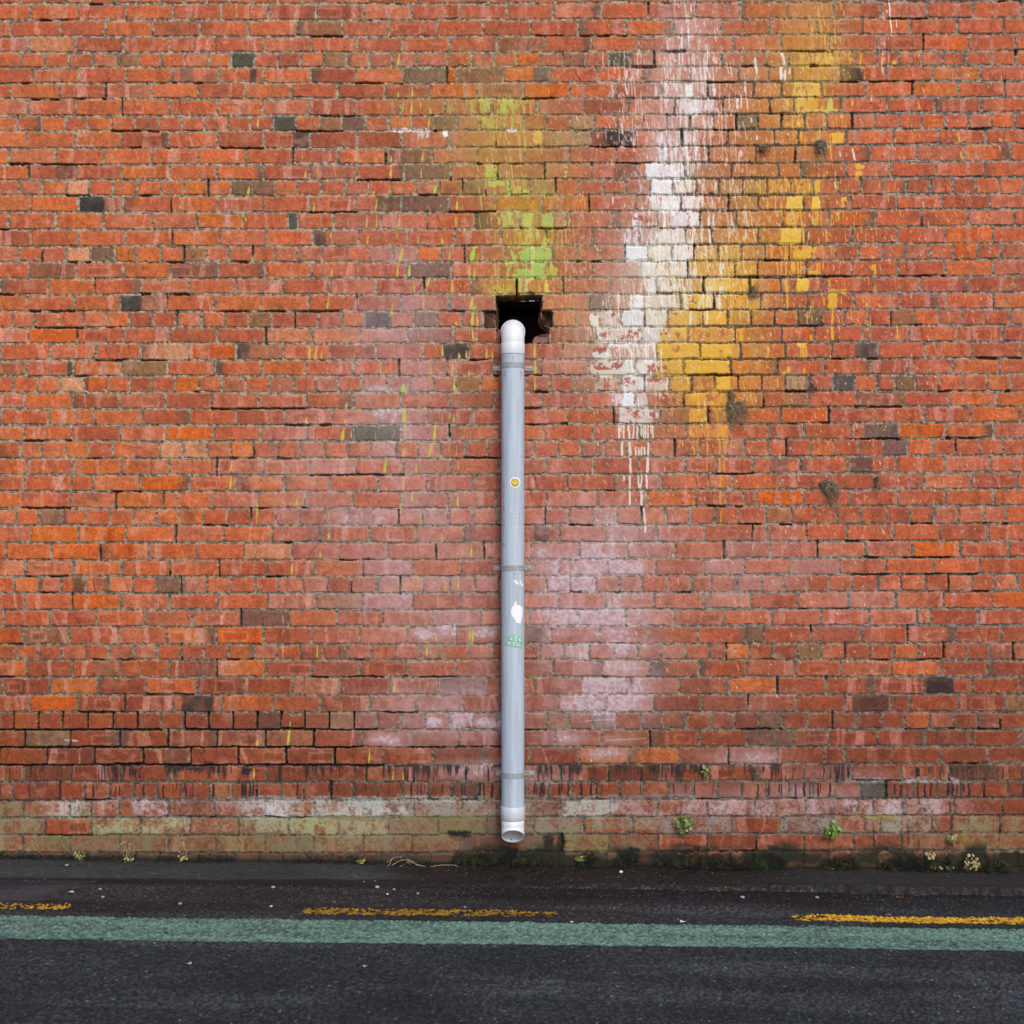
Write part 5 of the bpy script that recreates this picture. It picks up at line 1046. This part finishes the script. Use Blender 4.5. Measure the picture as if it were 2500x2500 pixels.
plant('wall_plant', 196, 2086, 30, 26, 34, .0058, [M_ld, M_lg], 'yellow-green dry clump at the wall foot, far left', group=GP_, seed=31)
plant('wall_plant', 884, 2100, 26, 16, 20, .0055, [M_ld, M_lg], 'small yellowish clump at the wall foot left of the bare twig', group=GP_, seed=33)
plant('wall_plant', 1003, 2102, 18, 8, 10, .0050, [M_lb, M_ld], 'tiny light green clump under the bare twig', group=GP_, seed=35)
plant('wall_plant', 1418, 2094, 26, 14, 22, .0048, [M_lb, M_lg], 'small green sprig in the moss right of the outlet', group=GP_, seed=37)
# seedling with five pointed leaves
o = empty('seedling', wp(1718, 1878, -.006)); LV, LF, SV, SF = [], [], [], []
for (px, py, ux_, uz_, s_) in ((1717,1870,-.05,1,.0125),(1725,1877,1,.35,.008),(1713,1882,-1,-.2,.008),(1721,1887,.15,-1,.0115),(1728,1881,1,-.2,.005)):
    leaf(LV, LF, wp(px, py, -.022), (ux_ * .3, -1, uz_ * .3 + .3), (ux_, 0, uz_), s_ * .62, 0, 1.7, .1); tube(SV, SF, [wp(1718, 1879, -.002), wp(1719, 1879, -.014), wp((px + 1719) / 2, (py + 1879) / 2, -.021)], .0009)
mesh_from('foliage', LV, LF, o, M_lb, True, off=o.location); mesh_from('stem', SV, SF, o, M_stem, True, off=o.location)
tag(o, 'tiny bright green seedling with pointed leaves in the tar-stained joint', 'plant')
# upright dry weed stalks
def stalks(X, Y, label, seed, n=7, h=55):
    g = random.Random(seed); o = empty('dry_weed', wp(X, Y, -.02)); V, F = [], []; LV, LF = [], []
    for i in range(n):
        x = X + g.uniform(-14, 14); p = [wp(x, Y, -.03)]
        for k in range(1, 6): x += g.gauss(0, 2.2); p.append(wp(x, Y - h * g.uniform(.6, 1) * k / 5, -.03 - .006 * k * g.random()))
        tube(V, F, p, .0008)
        for q in p[2:]:
            if g.random() < .8: leaf(LV, LF, Vector(q) + Vector((g.gauss(0, .004), -.003, 0)), (g.gauss(0, .5), -1, g.gauss(0, .5)), (g.gauss(0, 1), 0, 1), .0030, 0)
    for i in range(10): leaf(LV, LF, wp(X + g.gauss(0, 10), Y + g.uniform(-8, 4), -.035), (g.gauss(0, .5), -1, .6), (g.gauss(0, 1), 0, 1), .006, 3)
    mesh_from('stem', V, F, o, M_straw, True, off=o.location); mesh_from('foliage', LV, LF, o, M_ld, True, off=o.location)
    return tag(o, label, 'weed', 'dry weed stalks at the wall foot')
stalks(317, 2097, 'taller dry weed with seed stalks at the wall foot, right of the yellow-green clump', 5, 8, 55); stalks(452, 2092, 'thin dry weed stalk at the wall foot, second from the left', 6, 4, 45)
# hanging root balls
def roots(X, Y, w, h, n, label, seed, tail=0, skew=0.0, r=.00125):
    g = random.Random(seed); o = empty('root_clump', wp(X, Y, -.005)); V, F = [], []; V2, F2 = [], []
    for i in range(int(n * .42)):
        top = (X - w * .18 + g.gauss(0, w * .14), Y - h * .48 + abs(g.gauss(0, h * .05))); px, py = top; p = [wp(px, py, -.002)]
        dx, dy = g.gauss(0, 2), 3.0; m_ = g.randint(9, 18) + (tail if g.random() < .3 else 0)
        for k in range(m_):
            dx += g.gauss(0, 1.9); dy += g.gauss(0, 1.6); 
            ex = (px - X - skew * (py - Y)) / (w / 2); ey = (py - Y) / (h / 2)
            if abs(ex) > .8 - .35 * max(0, ey): dx -= 2.4 * (1 if ex > 0 else -1)
            if ey > (.8 + (.9 if tail else 0)): dy -= 3
            if ey < -.9: dy += 2
            dx = max(-4, min(4, dx)); dy = max(-3.5, min(4.5, dy)); px += dx; py += dy
            p.append(wp(px, py, -.004 - .030 * max(0, 1 - ex * ex) * g.uniform(.2, 1)))
        tube(V if g.random() < .6 else V2, F if V is V else F, p, r * g.uniform(.6, 1.2), 3) if False else None
        if g.random() < .55: tube(V, F, p, r * g.uniform(.6, 1.2), 3)
        else: tube(V2, F2, p, r * g.uniform(.6, 1.1), 3)
    mesh_from('dark_roots', V, F, o, M_root, True, off=o.location)
    if V2: mesh_from('pale_roots', V2, F2, o, M_straw if n > 60 else M_root, True, off=o.location)
    return tag(o, label, 'root clump', 'dry root clumps hanging from the brick joints')
roots(1802, 1020, 54, 86, 330, 'largest tangled ball of dry roots, beside the yellow paint', 41, 5)
roots(2030, 1196, 46, 48, 210, 'second largest dry root ball, below the near-black brick, trailing to the right', 42, 4, .5)
roots(2003, 364, 30, 44, 110, 'dark shaggy root tuft in the upper right paint splashes', 43, 2)
roots(1868, 362, 30, 14, 50, 'thin flat tuft of roots left of the dark shaggy tuft', 44)
roots(1838, 712, 22, 30, 55, 'wispy roots in the dark joint at the edge of the yellow paint', 45)
roots(1785, 965, 16, 30, 40, 'thin roots running up the joint over the largest root ball', 46)
roots(2142, 1176, 10, 30, 34, 'narrow root strand in a vertical joint right of the second largest ball', 47)
roots(1845, 1882, 26, 34, 60, 'brown fibrous roots in the tar-stained joint right of the seedling', 48)
roots(1985, 944, 12, 18, 20, 'few dry rootlets left of the near-black brick', 49)
# bare twig
o = empty('twig', wp(1040, 2104, -.04)); V, F = [], []
g = random.Random(8)
for pts in (((940,2114),(962,2112),(985,2106),(997,2096),(999,2082),(993,2079)),((960,2103),(980,2093),(1000,2090),(1020,2104),(1045,2108),(1065,2107)),((1062,2106),(1085,2103),(1110,2105),(1135,2112)),((948,2098),(965,2086),(985,2084)),((1000,2092),(1012,2100),(1030,2106)),((945,2112),(955,2100),(961,2086))):
    tube(V, F, [wp(p[0], p[1], -.05 - .015 * g.random()) for p in pts], .0013, 5, .6)
mesh_from('branch', V, F, o, M_straw, True, off=o.location); tag(o, 'bare curling dry twig lying against the wall foot left of the outlet', 'twig')

# moss along the foot: too fine to count
g = np.random.default_rng(77); V, F = [], []
for i in range(20000):
    X = g.uniform(1090, 2560) if i % 6 else g.uniform(-200, 1090)
    dens = float(vn(np.array([X / 45.0]), np.array([3.0]), 62)[0])
    if g.random() > ss(.25, .8, np.float32(dens)) * 1.1: continue
    x = (X - 1250) / S; gz = z_pave(x); up_ = abs(g.normal(0, .022)) * (.4 + 1.2 * dens) * (1.0 if X > 1090 else .45); out = g.uniform(0, .050) * max(.12, 1 - up_ / .06)
    c = Vector((x, -.004 - out, gz + up_ + .002)); s_ = g.uniform(.0016, .0050)
    nr = Vector((g.normal(0, .6), -1, g.normal(.5, .6))).normalized(); u = nr.orthogonal().normalized(); v = nr.cross(u); s0 = len(V)
    for a in (0, 2.1, 4.2): V.append(tuple(c + u * math.cos(a) * s_ + v * math.sin(a) * s_))
    V.append(tuple(c + nr * s_ * .9)); F += [(s0, s0 + 1, s0 + 3), (s0 + 1, s0 + 2, s0 + 3), (s0 + 2, s0, s0 + 3)]
M_moss = mat_simple('moss', alb(12, 13, 8), .95, 0, 26, c2=alb(72, 86, 30))
for e_, p_ in zip([n_ for n_ in M_moss.node_tree.nodes if n_.type == 'VALTORGB'][0].color_ramp.elements, (.50, .72)): e_.position = p_
mo = mesh_from('moss', V, F, None, M_moss, False); tag(mo, 'dark green and black moss creeping along the foot of the wall', 'moss', kind='stuff')

# litter on the road and footway
def gpt(X, Y):
    """the spot on the pavement or road surface seen at that place"""
    for d in np.arange(.02, 2.6, .002):
        x = (X - 1250) * (CAM_D - d) / FPX; z = z_pave(x) if d < kerb_d(x) else z_road(x) + .004
        if 1250 + (CAM_H - z) * FPX / (CAM_D - d) >= Y: return x, -d, z
    return x, -d, z
def pebble(name, X, Y, sx, sy, sz, mat, label, cat, seed, group=None):
    g = random.Random(seed); x, y, z = gpt(X, Y); bm = bmesh.new(); bmesh.ops.create_icosphere(bm, subdivisions=2, radius=1)
    for v in bm.verts:
        k = 1 + g.uniform(-.16, .16); v.co = Vector((v.co.x * sx * k, v.co.y * sy * k, v.co.z * sz * k + sz * .7))
    me = bpy.data.meshes.new(name); bm.to_mesh(me); bm.free(); o = link(name, me, None, mat); o.location = (x, y, z + .001); o.rotation_euler.z = g.uniform(-.5, .5)
    return tag(o, label, cat, group)
M_litt = mat_simple('white_litter', alb(222, 222, 220), .6, .06); M_stone = mat_simple('light_stone', alb(156, 158, 166), .8, .12)
def scrap(name, X, Y, w, h, mat, label, cat, seed, group=None, curl=.25, lift=.004):
    """a crumpled scrap or leaf: a thin curled sheet with a ragged outline"""
    g = random.Random(seed); x, y, z = gpt(X, Y); V, F = [], []; N = 12; rings = 3
    V.append((0, 0, lift + curl * h))
    for r_ in range(1, rings + 1):
        for k in range(N):
            a = 2 * math.pi * k / N; q = r_ / rings * (1 + g.uniform(-.22, .22) * (r_ == rings)); V.append((math.cos(a) * w * q, math.sin(a) * h * q, lift + curl * h * math.cos(a * 2 + seed) * q + g.uniform(0, .0015)))
    for k in range(N): F.append((0, 1 + k, 1 + (k + 1) % N))
    for r_ in range(rings - 1):
        for k in range(N): a_ = 1 + r_ * N; F.append((a_ + k, a_ + N + k, a_ + N + (k + 1) % N, a_ + (k + 1) % N))
    o = mesh_from(name, V, F, None, mat, True); o.location = (x, y, z + .001); o.rotation_euler.z = g.uniform(-.4, .4)
    md = o.modifiers.new('thick', 'SOLIDIFY'); md.thickness = .0006
    return tag(o, label, cat, group)
GL = 'litter scraps on the ground'; GS = 'loose pale stones at the kerb'; GD_ = 'fallen brown leaves'
M_dl = mat_simple('brown_leaf', alb(120, 70, 46), .7, .2, 80, c2=alb(158, 98, 62))
scrap('paper_scrap', 1667, 2252, .0125, .010, M_litt, 'largest white scrap on the dark road above the green band', 'litter', 1, GL, .3)
scrap('paper_scrap', 1397, 2253.5, .007, .006, M_litt, 'small white scrap at the edge of the green band below the yellow dash end', 'litter', 2, GL)
scrap('paper_scrap', 174, 2180, .011, .010, M_litt, 'flat pale scrap above the stub of the yellow dash at the left', 'litter', 3, GL, .1)
scrap('paper_scrap', 163, 2114, .007, .010, M_litt, 'pale scrap on the footway at the far left', 'litter', 4, GL, .1)
scrap('paper_scrap', 461, 2355, .013, .011, M_stone, 'pale crumpled scrap on the road nearest the camera, left', 'litter', 5, GL, .3)
scrap('paper_scrap', 891, 2361, .009, .008, M_stone, 'pale scrap on the near road below the left yellow dash', 'litter', 6, GL, .3)
scrap('fallen_leaf', 2135, 2272, .007, .009, M_dl, 'small red-brown leaf lying on the top edge of the green band', 'leaf', 7, GD_, .3)
scrap('fallen_leaf', 1918, 2365, .007, .009, M_dl, 'brown leaf on the near road below the green band', 'leaf', 8, GD_, .3)
scrap('fallen_leaf', 2194, 2193, .017, .008, M_dl, 'dark leaf at the kerb edge on the right', 'leaf', 9, GD_, .2)
scrap('fallen_leaf', 2168, 2236, .014, .010, mat_simple('tan_leaf', alb(130, 108, 92), .8, .2), 'shrivelled tan leaf just above the right yellow dash', 'leaf', 10, GD_, .3)
scrap('fallen_leaf', 1717, 2217, .006, .006, M_dl, 'small orange-brown leaf on the dark road right of the middle', 'leaf', 11, GD_, .3)
scrap('fallen_leaf', 2034, 2122, .006, .008, mleaf('lead', alb(150,150,150), alb(170,170,175)), 'small grey leaf in the moss at the wall foot', 'leaf', 12, GD_, .3)
pebble('stone', 1516, 2131, .009, .008, .006, M_litt, 'white pebble on the dark footway right of the downpipe', 'pebble', 1)
for i, (X, Y, s_, lab) in enumerate(((251,2192,.008,'pale stone on the road right of the flat white scrap'),(245,2172,.007,'smaller pale stone just above the other one at the left kerb'),(667,2168,.010,'light stone at the kerb a little left of the yellow dash start'),(921,2168,.011,'light grey stone in the gutter above the yellow dash'),(962,2173,.007,'small light stone right of the light grey gutter stone'),(946,2184,.006,'tiny white stone below the gutter stones'),(440,2208,.008,'pale stone on the road above the left part of the green band'),(662,2214,.006,'small white stone left of the yellow dash'),(1135,2216,.006,'small pale stone above the yellow dash'),(1813,2193,.011,'grey stone in the gutter right of the middle'),(1995,2193,.009,'grey stone in the gutter farther right'),(1020,2183,.007,'dull stone in the gutter above the yellow dash middle'),(264,2082,.008,'round white snail-like pebble stuck on the wall ledge'))):
    if i == 12: continue
    pebble('stone', X, Y, s_, s_ * .8, s_ * .55, M_stone if i not in (5, 7) else M_litt, lab, 'pebble', 20 + i, GS)
# grit: uncounted crumbs along the gutter
g = np.random.default_rng(12); V, F = [], []
for i in range(1500):
    x = g.uniform(-2.7, 2.7); d = kerb_d(x) + abs(g.normal(0, .12)) + .035 if i % 2 else g.uniform(.03, 1.9)
    z = (z_road(x) + .004) if d > kerb_d(x) else z_pave(x) + .001; s_ = g.uniform(.0012, .0032); s0 = len(V)
    for q in ((-1, -1, 0), (1, -1, 0), (1, 1, 0), (-1, 1, 0), (g.uniform(-.5, .5), g.uniform(-.5, .5), 1.2)): V.append((x + q[0] * s_ * g.uniform(.6, 1.2), -d + q[1] * s_ * g.uniform(.6, 1.2), z + q[2] * s_))
    F += [(s0, s0 + 1, s0 + 4), (s0 + 1, s0 + 2, s0 + 4), (s0 + 2, s0 + 3, s0 + 4), (s0 + 3, s0, s0 + 4)]
gr = mesh_from('grit', V, F, None, mat_simple('grit', alb(52, 52, 54), .85, .45, 500, c2=alb(112, 110, 108)), False); tag(gr, 'fine loose grit scattered along the gutter and road', 'grit', kind='stuff')
